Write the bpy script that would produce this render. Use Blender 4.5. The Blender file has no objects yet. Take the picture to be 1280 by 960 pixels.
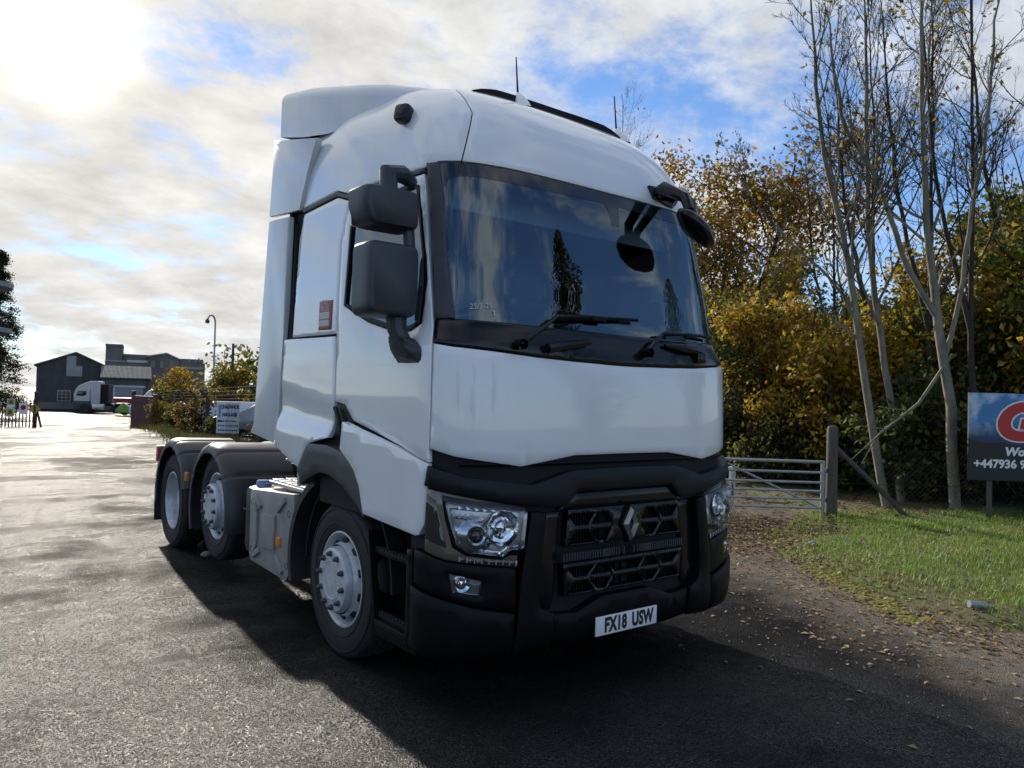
import bpy, bmesh, math, random
import numpy as np
from mathutils import Vector, Matrix
from mathutils.geometry import delaunay_2d_cdt
PI = math.pi; R = math.radians
sc = bpy.context.scene
COL = sc.collection
rng = np.random.default_rng(7); random.seed(7)

# ------------------------------------------------------------------ camera
cam = bpy.data.cameras.new("camera"); cam_o = bpy.data.objects.new("camera", cam); COL.objects.link(cam_o)
yaw, pitch, roll, FPX = 0.658687, 0.0191817, 0.0265435, 952.0855
F_ = Vector((math.sin(yaw)*math.cos(pitch), math.cos(yaw)*math.cos(pitch), math.sin(pitch)))
R0 = Vector((math.cos(yaw), -math.sin(yaw), 0)); U0 = R0.cross(F_)
R1 = R0*math.cos(roll)+U0*math.sin(roll); U1 = U0*math.cos(roll)-R0*math.sin(roll)
M = Matrix((R1, U1, -F_)).transposed().to_4x4(); M.translation = Vector((-3.36775, -3.22014, 1.68607))
CAM = M.translation.copy()
cam_o.matrix_world = M
cam.sensor_width = 36; cam.lens = FPX*36/1280; cam.clip_end = 3000; cam.clip_start = .05
sc.camera = cam_o

# ------------------------------------------------------------------ sky, sun, exposure
SUN_EL, SUN_AZ = R(21.7), R(6.8)
SUN = Vector((math.sin(SUN_AZ)*math.cos(SUN_EL), math.cos(SUN_AZ)*math.cos(SUN_EL), math.sin(SUN_EL)))
w = bpy.data.worlds.new("World"); sc.world = w; w.use_nodes = True
nt = w.node_tree; N = nt.nodes; L = nt.links
bg = N['Background']; bg.inputs[1].default_value = 0.1
sky = N.new('ShaderNodeTexSky'); sky.sky_type = 'NISHITA'; sky.sun_disc = False
sky.sun_elevation = SUN_EL; sky.sun_rotation = SUN_AZ; sky.ozone_density = 3.0; sky.air_density = 1.0; sky.dust_density = 0.05
def wn(t, **k):
    n = N.new(t)
    for a, b in k.items(): setattr(n, a, b)
    return n
def wmath(op, a, b=None, c=None, clamp=False):
    n = wn('ShaderNodeMath', operation=op, use_clamp=clamp)
    for i, v in enumerate((a, b, c)):
        if v is None: continue
        if isinstance(v, (int, float)): n.inputs[i].default_value = v
        else: L.new(v, n.inputs[i])
    return n.outputs[0]
tc = wn('ShaderNodeTexCoord'); sep = wn('ShaderNodeSeparateXYZ'); L.new(tc.outputs['Generated'], sep.inputs[0])
zc = wmath('ADD', wmath('MAXIMUM', sep.outputs[2], 0.0), 0.30)
cu = wmath('DIVIDE', sep.outputs[0], zc); cv = wmath('DIVIDE', sep.outputs[1], zc)
comb = wn('ShaderNodeCombineXYZ'); L.new(cu, comb.inputs[0]); L.new(cv, comb.inputs[1])
mapn = wn('ShaderNodeMapping'); L.new(comb.outputs[0], mapn.inputs[0])
mapn.inputs['Rotation'].default_value = (0, 0, R(35)); mapn.inputs['Scale'].default_value = (1.0, 1.25, 1.0); mapn.inputs['Location'].default_value = (15.3, 1.8, 0)
n1 = wn('ShaderNodeTexNoise'); L.new(mapn.outputs[0], n1.inputs['Vector'])
n1.inputs['Scale'].default_value = 2.2; n1.inputs['Detail'].default_value = 12; n1.inputs['Roughness'].default_value = .64; n1.inputs['Distortion'].default_value = .12
n2 = wn('ShaderNodeTexNoise'); L.new(mapn.outputs[0], n2.inputs['Vector'])
n2.inputs['Scale'].default_value = .35; n2.inputs['Detail'].default_value = 2
cover = wmath('ADD', n1.outputs[0], wmath('MULTIPLY', wmath('SUBTRACT', n2.outputs[0], .5), .5))
dotn = wn('ShaderNodeVectorMath', operation='DOT_PRODUCT'); L.new(tc.outputs['Generated'], dotn.inputs[0]); dotn.inputs[1].default_value = SUN
dot = wmath('MAXIMUM', dotn.outputs['Value'], 0.0)
cover = wmath('ADD', cover, wmath('MULTIPLY', wmath('POWER', dot, 3.0), .17))
ramp = wn('ShaderNodeMapRange', interpolation_type='SMOOTHSTEP'); L.new(cover, ramp.inputs[0])
ramp.inputs[1].default_value = .45; ramp.inputs[2].default_value = .66
n3 = wn('ShaderNodeTexNoise'); L.new(mapn.outputs[0], n3.inputs['Vector'])
n3.inputs['Scale'].default_value = 4.2; n3.inputs['Detail'].default_value = 12; n3.inputs['Roughness'].default_value = .64; n3.inputs['Distortion'].default_value = .15
shade = wn('ShaderNodeMapRange'); L.new(n3.outputs[0], shade.inputs[0])
shade.inputs[1].default_value = .3; shade.inputs[2].default_value = .68; shade.inputs[3].default_value = 4.9; shade.inputs[4].default_value = 7.6
cl_l = wmath('MULTIPLY', shade.outputs[0], wmath('ADD', .86, wmath('MULTIPLY', wmath('POWER', dot, 2.0), .04)))
cl_c = wn('ShaderNodeMix', data_type='RGBA'); cl_c.inputs[6].default_value = (.93, .99, 1.08, 1); cl_c.inputs[7].default_value = (1.03, 1.0, .94, 1)
L.new(wmath('POWER', dot, 4.0), cl_c.inputs[0])
cl = wn('ShaderNodeVectorMath', operation='SCALE'); L.new(cl_c.outputs[2], cl.inputs[0]); L.new(cl_l, cl.inputs['Scale'])
blue = wn('ShaderNodeMix', data_type='RGBA', blend_type='MULTIPLY'); blue.inputs[0].default_value = 1; L.new(sky.outputs[0], blue.inputs[6]); blue.inputs[7].default_value = (.86, .98, 1.18, 1)
mx = wn('ShaderNodeMix', data_type='RGBA'); L.new(ramp.outputs[0], mx.inputs[0]); L.new(blue.outputs[2], mx.inputs[6]); L.new(cl.outputs[0], mx.inputs[7])
glow = wmath('ADD', wmath('MULTIPLY', wmath('POWER', dot, 700.0), 9.0), wmath('MULTIPLY', wmath('POWER', dot, 60.0), .25))
glc = wn('ShaderNodeVectorMath', operation='SCALE'); glc.inputs[0].default_value = (1.0, .95, .84); L.new(glow, glc.inputs['Scale'])
addn = wn('ShaderNodeVectorMath', operation='ADD'); L.new(mx.outputs[2], addn.inputs[0]); L.new(glc.outputs[0], addn.inputs[1])
L.new(addn.outputs[0], bg.inputs[0])
sun = bpy.data.lights.new("sun", 'SUN'); sun.energy = 4.2; sun.angle = R(1.2); sun.color = (1, .92, .80)
sun_o = bpy.data.objects.new("sun", sun); COL.objects.link(sun_o)
sun_o.rotation_euler = (-SUN).to_track_quat('-Z', 'Y').to_euler(); sun_o.location = (0, 30, 40)
sc.view_settings.view_transform = 'Standard'; sc.view_settings.look = 'None'; sc.view_settings.exposure = .5; sc.view_settings.gamma = 1
sc.render.engine = 'CYCLES'; sc.cycles.max_bounces = 7; sc.cycles.transparent_max_bounces = 16; sc.cycles.sample_clamp_indirect = 6
sc.cycles.caustics_reflective = False; sc.cycles.caustics_refractive = False

# ------------------------------------------------------------------ materials
def mat(name, col, rough=.5, metal=0, coat=0, coat_r=.05, noise=0, nscale=20, bump=0, bscale=60, spec=None, stretch=None, col2=None, island=0, nlo=.35, nhi=.65, transl=0, bdist=.01):
    m = bpy.data.materials.new(name); m.use_nodes = True
    T = m.node_tree; n = T.nodes; l = T.links; b = n['Principled BSDF']
    c = (*col, 1)
    b.inputs['Base Color'].default_value = c; b.inputs['Roughness'].default_value = rough; b.inputs['Metallic'].default_value = metal
    b.inputs['Coat Weight'].default_value = coat; b.inputs['Coat Roughness'].default_value = coat_r
    if spec is not None: b.inputs['Specular IOR Level'].default_value = spec
    m.diffuse_color = c
    tcn = n.new('ShaderNodeTexCoord'); vec = tcn.outputs['Object']
    if stretch:
        mp = n.new('ShaderNodeMapping'); mp.inputs['Scale'].default_value = stretch; l.new(vec, mp.inputs[0]); vec = mp.outputs[0]
    src = None
    if noise or col2:
        t = n.new('ShaderNodeTexNoise'); t.inputs['Scale'].default_value = nscale; t.inputs['Detail'].default_value = 6; t.inputs['Roughness'].default_value = .65
        l.new(vec, t.inputs[0])
        mr = n.new('ShaderNodeMapRange'); l.new(t.outputs[0], mr.inputs[0]); mr.inputs[1].default_value = nlo; mr.inputs[2].default_value = nhi
        mi = n.new('ShaderNodeMix'); mi.data_type = 'RGBA'; l.new(mr.outputs[0], mi.inputs[0])
        c2 = col2 or tuple(x*(1-noise) for x in col)
        mi.inputs[6].default_value = c; mi.inputs[7].default_value = (*c2, 1); src = mi.outputs[2]
    if island:
        g = n.new('ShaderNodeNewGeometry'); hs = n.new('ShaderNodeHueSaturation')
        a = n.new('ShaderNodeMapRange'); a.inputs[3].default_value = 1-island; a.inputs[4].default_value = 1+island; l.new(g.outputs['Random Per Island'], a.inputs[0])
        l.new(a.outputs[0], hs.inputs['Value'])
        fr = n.new('ShaderNodeMath'); fr.operation = 'FRACT'; mu = n.new('ShaderNodeMath'); mu.operation = 'MULTIPLY'; mu.inputs[1].default_value = 7.31
        l.new(g.outputs['Random Per Island'], mu.inputs[0]); l.new(mu.outputs[0], fr.inputs[0])
        h = n.new('ShaderNodeMapRange'); h.inputs[3].default_value = .5-.05*island; h.inputs[4].default_value = .5+.05*island; l.new(fr.outputs[0], h.inputs[0]); l.new(h.outputs[0], hs.inputs['Hue'])
        if src: l.new(src, hs.inputs['Color'])
        else: hs.inputs['Color'].default_value = c
        src = hs.outputs[0]
    if src: l.new(src, b.inputs['Base Color'])
    if bump:
        t = n.new('ShaderNodeTexNoise'); t.inputs['Scale'].default_value = bscale; t.inputs['Detail'].default_value = 5; l.new(vec, t.inputs[0])
        bp = n.new('ShaderNodeBump'); bp.inputs['Strength'].default_value = bump; bp.inputs['Distance'].default_value = bdist; l.new(t.outputs[0], bp.inputs['Height'])
        l.new(bp.outputs[0], b.inputs['Normal'])
        if coat: l.new(bp.outputs[0], b.inputs['Coat Normal'])
    if transl:
        tr = n.new('ShaderNodeBsdfTranslucent'); ms = n.new('ShaderNodeMixShader'); ms.inputs[0].default_value = transl
        if src: l.new(src, tr.inputs[0])
        else: tr.inputs[0].default_value = c
        o = n['Material Output']; l.new(b.outputs[0], ms.inputs[1]); l.new(tr.outputs[0], ms.inputs[2]); l.new(ms.outputs[0], o.inputs[0])
    return m
def glass_mat(name, tint, ior=1.5, rough=0.0, gcol=(1, 1, 1)):
    m = bpy.data.materials.new(name); m.use_nodes = True; n = m.node_tree.nodes; l = m.node_tree.links
    n.remove(n['Principled BSDF']); o = n['Material Output']
    t = n.new('ShaderNodeBsdfTransparent'); t.inputs[0].default_value = (*tint, 1)
    g = n.new('ShaderNodeBsdfGlossy'); g.inputs['Roughness'].default_value = rough; g.inputs['Color'].default_value = (*gcol, 1)
    f = n.new('ShaderNodeFresnel'); f.inputs[0].default_value = ior
    s = n.new('ShaderNodeMixShader'); l.new(f.outputs[0], s.inputs[0]); l.new(t.outputs[0], s.inputs[1]); l.new(g.outputs[0], s.inputs[2]); l.new(s.outputs[0], o.inputs[0])
    return m
MT = dict(
 white=mat('white_paint', (.87, .875, .88), .3, coat=1, coat_r=.04, noise=.06, nscale=3.5, stretch=(1, 1, .25), bump=.06, bscale=2.2, nlo=.5, nhi=.8, bdist=.02),
 whitef=mat('white_fairing_paint', (.74, .75, .77), .35, coat=.7, coat_r=.12, noise=.14, nscale=5, stretch=(1, 1, .3), nlo=.45, nhi=.8),
 black=mat('black_plastic', (.0045, .0045, .006), .45, spec=.18, bump=.05, bscale=400, noise=.3, nscale=4),
 gloss=mat('gloss_black', (.005, .005, .0065), .22, coat=.15, spec=.35),
 dark=mat('dark_void', (.006, .006, .007), .8),
 rubber=mat('tyre_rubber', (.022, .022, .023), .75, noise=.5, nscale=14, bump=.15, bscale=70),
 grey=mat('grey_plastic', (.055, .055, .062), .5, bump=.05, bscale=300, noise=.25, nscale=4),
 greyd=mat('band_plastic', (.010, .010, .0125), .5, spec=.3, bump=.05, bscale=300, noise=.25, nscale=4),
 mirror=mat('mirror_shell', (.050, .051, .060), .42, bump=.05, bscale=350, noise=.2, nscale=6),
 mud=mat('mudguard_plastic', (.035, .035, .038), .42, bump=.05, bscale=200, noise=.3, nscale=5),
 tank=mat('tank_cover', (.33, .31, .30), .45, noise=.22, nscale=6, bump=.04, bscale=120),
 alu=mat('aluminium', (.62, .62, .63), .35, metal=.9, noise=.2, nscale=25),
 rimp=mat('silver_rim_paint', (.66, .68, .72), .35, metal=.2, noise=.25, nscale=18),
 steel=mat('nut_steel', (.10, .11, .13), .45, metal=.5, noise=.3, nscale=60),
 chrome=mat('chrome', (.75, .77, .80), .08, metal=1),
 emblem=mat('emblem_metal', (.45, .42, .37), .34, metal=.6),
 bronze=mat('bronze_trim', (.20, .165, .135), .28, metal=.5, coat=.5),
 smoke=mat('smoked_lens', (.04, .036, .032), .12, coat=1),
 amber=mat('amber_lens', (.72, .22, .03), .25, coat=.5),
 blue=mat('blue_cap', (.10, .20, .42), .3, coat=.4),
 red=mat('red_sticker', (.34, .045, .045), .4),
 label=mat('label_paper', (.60, .62, .60), .6, noise=.15, nscale=40),
 plate=mat('plate_white', (.82, .82, .82), .35),
 ink=mat('ink_black', (.012, .012, .014), .5),
 chalk=mat('chalk_white', (.55, .58, .6), .8),
 silver_dim=mat('lamp_reflector', (.55, .58, .62), .16, metal=.9),
 lampgrey=mat('lamp_bezel', (.55, .57, .60), .28, metal=.7),
 interior=mat('interior_trim', (.10, .10, .105), .8),
 interior2=mat('interior_light', (.58, .58, .57), .85),
 seat=mat('seat_cloth', (.10, .105, .12), .9),
 glass=glass_mat('windscreen_glass', (.66, .80, .90), 2.25, gcol=(.84, .95, 1.0)),
 lens=glass_mat('lamp_glass', (.93, .94, .95), 1.45),
 mglass=mat('mirror_glass', (.5, .55, .55), .03, metal=1),
)

# ------------------------------------------------------------------ builders
def tag(o, label=None, cat=None, group=None, kind=None):
    if label: o['label'] = label
    if cat: o['category'] = cat
    if group: o['group'] = group
    if kind: o['kind'] = kind
    return o
def thing(name, label, cat, loc=(0, 0, 0), rz=0, group=None):
    o = bpy.data.objects.new(name, None); COL.objects.link(o); o.location = loc; o.rotation_euler = (0, 0, rz); o.empty_display_size = .2
    return tag(o, label, cat, group)
def link(name, me, m, parent=None, kind=None):
    o = bpy.data.objects.new(name, me); COL.objects.link(o)
    if m is not None and len(me.materials) == 0:
        for x in (m if isinstance(m, (list, tuple)) else [m]): me.materials.append(x)
    if parent is not None: o.parent = parent
    if kind: o['kind'] = kind
    return o
def copy_tree(o, parent=None):
    c = o.copy(); COL.objects.link(c)
    if parent is not None: c.parent = parent
    for ch in list(o.children): copy_tree(ch, c)
    return c
class MB:
    def __init__(s): s.v = []; s.f = []
    def add(s, vs, fs):
        b = len(s.v); s.v += [tuple(x) for x in vs]; s.f += [tuple(b+i for i in f) for f in fs]; return s
    def box(s, c, d, bev=0.0, rot=None):
        bm = bmesh.new(); bmesh.ops.create_cube(bm, size=1.0)
        for v in bm.verts: v.co = Vector((v.co.x*d[0], v.co.y*d[1], v.co.z*d[2]))
        if bev: bmesh.ops.bevel(bm, geom=list(bm.edges), offset=min(bev, min(d)*.45), segments=2, affect='EDGES', profile=.6)
        if rot is not None: bmesh.ops.rotate(bm, verts=bm.verts, matrix=rot, cent=(0, 0, 0))
        bm.verts.index_update(); s.add([v.co+Vector(c) for v in bm.verts], [[v.index for v in f.verts] for f in bm.faces]); bm.free(); return s
    def prism(s, pts, ax, d0, d1, bev=0):
        # polygon in the two axes other than ax (in x,y,z order), extruded from d0 to d1; the d0 face may be bevelled
        k = len(pts)
        def P(p, d):
            q = list(p); q.insert(ax, d); return q
        vs = [P(p, d0) for p in pts]+[P(p, d1) for p in pts]
        fs = [list(range(k))[::-1], list(range(k, 2*k))]+[[i, (i+1) % k, k+(i+1) % k, k+i] for i in range(k)]
        if bev:
            bm = bmesh.new(); bv = [bm.verts.new(v) for v in vs]
            for f in fs: bm.faces.new([bv[i] for i in f])
            bmesh.ops.bevel(bm, geom=list(bm.edges), offset=bev, segments=2, affect='EDGES', profile=.6)
            bm.verts.index_update(); s.add([v.co.copy() for v in bm.verts], [[v.index for v in f.verts] for f in bm.faces]); bm.free(); return s
        return s.add(vs, fs)
    def tube(s, path, r, n=8, cap=True):
        path = [Vector(p) for p in path]; k = len(path)
        rs = r if isinstance(r, (list, tuple)) else [r]*k
        vs = []; up = Vector((0, 0, 1)); prev = None
        for i, p in enumerate(path):
            t = (path[min(i+1, k-1)]-path[max(i-1, 0)])
            if t.length < 1e-9: t = Vector((0, 0, 1))
            t.normalize()
            if prev is None:
                a = t.cross(up if abs(t.z) < .95 else Vector((1, 0, 0))).normalized()
            else:
                a = prev-t*prev.dot(t)
                if a.length < 1e-6: a = t.cross(Vector((1, 0, 0)))
                a.normalize()
            prev = a; b = t.cross(a)
            for j in range(n):
                th = 2*PI*j/n; vs.append(p+(a*math.cos(th)+b*math.sin(th))*rs[i])
        fs = []
        for i in range(k-1):
            for j in range(n): fs.append([i*n+j, i*n+(j+1) % n, (i+1)*n+(j+1) % n, (i+1)*n+j])
        if cap: fs += [list(range(n))[::-1], list(range((k-1)*n, k*n))]
        return s.add(vs, fs)
    def lathe(s, prof, ax, c, n=48, cap=False):
        # prof: list of (a, r); axis ax ('x','y','z'), centre c
        vs = []; k = len(prof)
        for a, r in prof:
            for j in range(n):
                th = 2*PI*j/n; u, v = r*math.cos(th), r*math.sin(th)
                d = {'x': (a, u, v), 'y': (v, a, u), 'z': (u, v, a)}[ax]
                vs.append((c[0]+d[0], c[1]+d[1], c[2]+d[2]))
        fs = [[i*n+j, i*n+(j+1) % n, (i+1)*n+(j+1) % n, (i+1)*n+j] for i in range(k-1) for j in range(n)]
        if cap: fs += [list(range(n))[::-1], list(range((k-1)*n, k*n))]
        return s.add(vs, fs)
    def build(s, name, m, parent=None, smooth=35, kind=None):
        me = bpy.data.meshes.new(name); me.from_pydata(s.v, [], s.f); me.update()
        if smooth is not None and len(me.polygons):
            bm = bmesh.new(); bm.from_mesh(me); bmesh.ops.recalc_face_normals(bm, faces=bm.faces); bm.to_mesh(me); bm.free()
            me.shade_smooth(); me.set_sharp_from_angle(angle=R(smooth))
        return link(name, me, m, parent, kind)
def np_mesh(name, V, Q, m, parent=None, kind=None, smooth=False):
    V = np.asarray(V, np.float32); Q = np.asarray(Q, np.int32); k = Q.shape[1]
    me = bpy.data.meshes.new(name); me.vertices.add(len(V)); me.vertices.foreach_set('co', V.ravel())
    me.loops.add(Q.size); me.loops.foreach_set('vertex_index', Q.ravel()); me.polygons.add(len(Q))
    me.polygons.foreach_set('loop_start', np.arange(0, Q.size, k, dtype=np.int32))
    if smooth: me.polygons.foreach_set('use_smooth', np.ones(len(Q), bool))
    me.update(calc_edges=True); me.validate()
    return link(name, me, m, parent, kind)
def text_mesh(txt, size, mtx, depth=.001, bold=0.0, xs=1.0, shear=0.0, align='CENTER', spacing=1.0):
    cu_ = bpy.data.curves.new('text', 'FONT'); cu_.body = txt; cu_.size = size; cu_.extrude = depth; cu_.offset = bold; cu_.shear = shear
    cu_.align_x = align; cu_.align_y = 'CENTER'; cu_.space_character = spacing; cu_.resolution_u = 6 if size > .5 else 3
    o = bpy.data.objects.new('text', cu_); COL.objects.link(o)
    dg = bpy.context.evaluated_depsgraph_get(); me = bpy.data.meshes.new_from_object(o.evaluated_get(dg))
    bpy.data.objects.remove(o); bpy.data.curves.remove(cu_)
    me.transform(mtx @ Matrix.Diagonal((xs, 1, 1, 1))); return me
def lettering(name, items, m, parent):
    bm = bmesh.new()
    for me in items: bm.from_mesh(me); bpy.data.meshes.remove(me)
    me = bpy.data.meshes.new(name); bm.to_mesh(me); bm.free(); me.materials.clear()
    return link(name, me, m, parent)
def frame_mtx(o, x, y):
    x = Vector(x).normalized(); y = Vector(y); y = (y-x*y.dot(x)).normalized(); z = x.cross(y)
    m = Matrix((x, y, z)).transposed().to_4x4(); m.translation = Vector(o); return m
def hgt(y):
    return float(np.interp(y, [22, 26, 35, 43, 46, 60, 95, 140], [0, -.13, -.2, -.5, -.6, -.8, -1.1, -1.2]))
# rows: z, yf, W, D, Wr
CABT=np.array([(0.60,.015,1.25,.30,1.25),(1.30,.0,1.25,.31,1.25),(1.90,.015,1.25,.31,1.25),(1.985,.03,1.24,.31,1.249),(2.06,.06,1.205,.31,1.246),(2.5,.147,1.18,.32,1.225),(2.95,.235,1.152,.33,1.20),(3.05,.26,1.148,.34,1.195),(3.2,.31,1.135,.37,1.188),(3.35,.385,1.108,.41,1.175),(3.48,.495,1.07,.45,1.145),(3.58,.62,1.02,.48,1.10),(3.67,.79,.94,.5,1.03),(3.735,1.0,.80,.53,.92),(3.765,1.25,.58,.55,.72)])
BUMT=np.array([(0.28,.03,1.22,.30,1.22),(0.33,-.0,1.25,.30,1.25),(.45,-.03,1.255,.30,1.255),(.75,-.03,1.255,.30,1.255),(1.1,-.02,1.25,.30,1.25),(1.35,-.01,1.25,.30,1.25)])
LF=1.45; LR=2.3; YR=2.6
_t=np.linspace(0,np.pi/2,60)
_L=np.concatenate([[0],np.cumsum(np.hypot(np.diff(np.sin(_t)**.5*1.25),np.diff((1-np.cos(_t))*.31)))]);_L/=_L[-1]
def pchip(X,Y,x):
    h=np.diff(X);d=np.diff(Y)/h
    m=np.zeros(len(X));m[0]=d[0];m[-1]=d[-1]
    for i in range(1,len(X)-1):
        if d[i-1]*d[i]>0:
            w1=2*h[i]+h[i-1];w2=h[i]+2*h[i-1];m[i]=(w1+w2)/(w1/d[i-1]+w2/d[i])
    x=np.clip(x,X[0],X[-1]);i=np.clip(np.searchsorted(X,x,side='right')-1,0,len(X)-2)
    t=(x-X[i])/h[i]
    return (2*t**3-3*t**2+1)*Y[i]+(t**3-2*t*t+t)*h[i]*m[i]+(-2*t**3+3*t*t)*Y[i+1]+(t**3-t*t)*h[i]*m[i+1]
def S(T,s,z):
    s=np.asarray(s,float);z=np.asarray(z,float)
    yf,W,D,Wr=[pchip(T[:,0],T[:,k],z) for k in (1,2,3,4)]
    a=np.abs(s)/LF
    tt=np.interp(np.minimum(a,1),_L,_t)
    q=np.clip((a-1)*LF/.9,0,1);q=q*q*(3-2*q)
    x=W*np.sin(tt)**.5+(Wr-W)*q;y=yf+D*(1-np.cos(tt))+np.maximum(np.abs(s)-LF,0)*(YR-yf-D)/LR
    return np.stack([np.sign(s)*x,y,z],-1)
def normal(T,s,z,e=2e-3):
    a=S(T,s+e,z)-S(T,s-e,z);b=S(T,s,z+e)-S(T,s,z-e)
    n=np.cross(a,b);n/=np.linalg.norm(n,axis=-1)[...,None]
    return n
# ------------------------------------------------------------------ panels cut out of the curved cab / bumper surface
def pip(P, poly):
    x, y = P[:, 0], P[:, 1]; ins = np.zeros(len(P), bool); k = len(poly); j = k-1
    for i in range(k):
        xi, yi = poly[i]; xj, yj = poly[j]
        if yi != yj:
            ins ^= ((yi > y) != (yj > y)) & (x < (xj-xi)*(y-yi)/(yj-yi)+xi)
        j = i
    return ins
def dens(poly, d):
    out = []
    for i in range(len(poly)):
        a = np.array(poly[i]); b = np.array(poly[(i+1) % len(poly)]); n = max(1, int(math.ceil(np.hypot(*(b-a))/d)))
        out += [tuple(a+(b-a)*t/n) for t in range(n)]
    return out
def area(poly):
    return .5*sum(poly[i-1][0]*poly[i][1]-poly[i][0]*poly[i-1][1] for i in range(len(poly)))
def inset(loop, e):
    P = np.array(loop); a = np.roll(P, 1, 0); b = np.roll(P, -1, 0)
    t = b-a; t /= np.linalg.norm(t, axis=1)[:, None]+1e-12
    return P+np.stack([-t[:, 1], t[:, 0]], 1)*e
def panel(name, m, parent, poly, T=CABT, holes=(), off=0., thick=.03, grid=.06, offf=None, bev=.005, d=.05, mirror=False, smooth=40, kind=None):
    if mirror:
        poly = [(-a, b) for a, b in poly][::-1]; holes = [[(-a, b) for a, b in h][::-1] for h in holes]
        of0 = offf; offf = (lambda s, z: of0(-s, z)) if of0 else None
    if area(poly) < 0: poly = poly[::-1]
    loops = [dens(poly, d)]
    for h in holes:
        if area(h) > 0: h = h[::-1]
        loops.append(dens(h, d))
    pts = []; cls = []; edges = []; spans = []
    for lp in loops:
        b = len(pts); pts += lp; cls += [0]*len(lp); spans.append((b, len(lp)))
        edges += [(b+i, b+(i+1) % len(lp)) for i in range(len(lp))]
    allb = np.array(pts)
    e = max(bev*1.6, .003)
    ins = np.concatenate([inset(lp, e) for lp in loops])
    A = np.array(poly); mn, mxx = A.min(0), A.max(0)
    gx = np.arange(mn[0]+grid/2, mxx[0], grid); gy = np.arange(mn[1]+grid/2, mxx[1], grid)
    if len(gx) and len(gy):
        G = np.stack(np.meshgrid(gx, gy), -1).reshape(-1, 2)
        dd = np.sqrt(((G[:, None]-allb[None])**2).sum(-1)).min(1); G = G[dd > max(e*2, grid*.35)]
    else: G = np.zeros((0, 2))
    cand = np.concatenate([ins, G]) if len(G) else ins
    dmin = np.sqrt(((cand[:, None]-allb[None])**2).sum(-1)).min(1)
    ok = pip(cand, poly) & (dmin > e*.5)
    for h in holes: ok &= ~pip(cand, h)
    cand = cand[ok]
    pts2 = [Vector(p) for p in pts]+[Vector(p) for p in cand]
    vo, eo, fo, ov, oe, of = delaunay_2d_cdt(pts2, edges, [], 0, 1e-6)
    V2 = np.array([tuple(v) for v in vo]); tri = np.array([f for f in fo if len(f) == 3])
    cen = V2[tri].mean(1); keep = pip(cen, poly)
    for h in holes: keep &= ~pip(cen, h)
    tri = tri[keep]
    isb = np.array([any(o < len(pts) for o in ov[i]) if len(ov[i]) else False for i in range(len(V2))])
    a = V2[tri]; cr = (a[:, 1, 0]-a[:, 0, 0])*(a[:, 2, 1]-a[:, 0, 1])-(a[:, 1, 1]-a[:, 0, 1])*(a[:, 2, 0]-a[:, 0, 0])
    tri[cr < 0] = tri[cr < 0][:, ::-1]
    s_, z_ = V2[:, 0], V2[:, 1]
    O = off+np.where(isb, -bev, 0.)
    if offf: O = O+offf(s_, z_)
    Nn = normal(T, s_, z_); P = S(T, s_, z_)+Nn*O[:, None]
    vs = [tuple(x) for x in P]; fs = [tuple(t) for t in tri]
    cnt = {}
    for t in fs:
        for i in range(3):
            k = (t[i], t[(i+1) % 3]); cnt[k] = 1
    be = [k for k in cnt if (k[1], k[0]) not in cnt]
    back = {}
    for k in be:
        for i in k:
            if i not in back:
                back[i] = len(vs); vs.append(tuple(P[i]-Nn[i]*thick))
    fs += [(k[1], k[0], back[k[0]], back[k[1]]) for k in be]
    me = bpy.data.meshes.new(name); me.from_pydata(vs, [], fs); me.update(); me.shade_smooth(); me.set_sharp_from_angle(angle=R(smooth))
    return link(name, me, m, parent, kind)
def sp(s, z, off=0., T=CABT):
    s = np.array([float(s)]); z = np.array([float(z)])
    return Vector((S(T, s, z)+normal(T, s, z)*off)[0])
def sn(s, z, T=CABT):
    return Vector(normal(T, np.array([float(s)]), np.array([float(z)]))[0])
# ------------------------------------------------------------------ the tractor unit
TK = thing('tractor_unit', 'large white tractor unit lorry parked on wet asphalt with black bumper and grille', 'lorry')
W_ = [(-1.372,1.411),(-1.22,1.372),(-.82,1.318),(-.42,1.372),(0,1.374),(.42,1.372),(.82,1.318),(1.22,1.372),(1.372,1.411),(1.366,1.70),(1.358,1.972),(1.24,1.955),(1.04,1.941),(.72,1.918),(.42,1.907),(0,1.900),(-.42,1.907),(-.72,1.918),(-1.04,1.941),(-1.24,1.955),(-1.358,1.972),(-1.366,1.70)]
panel('front_panel', MT['white'], TK, W_, off=0, thick=.04, bev=.008)
win = [(-2.312,2.829),(-1.981,2.892),(-1.543,2.913),(-1.475,2.889),(-1.424,2.467),(-1.424,2.329),(-1.492,2.098),(-1.61,2.064),(-1.80,2.074),(-2.073,2.142),(-2.391,2.260)]
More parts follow.
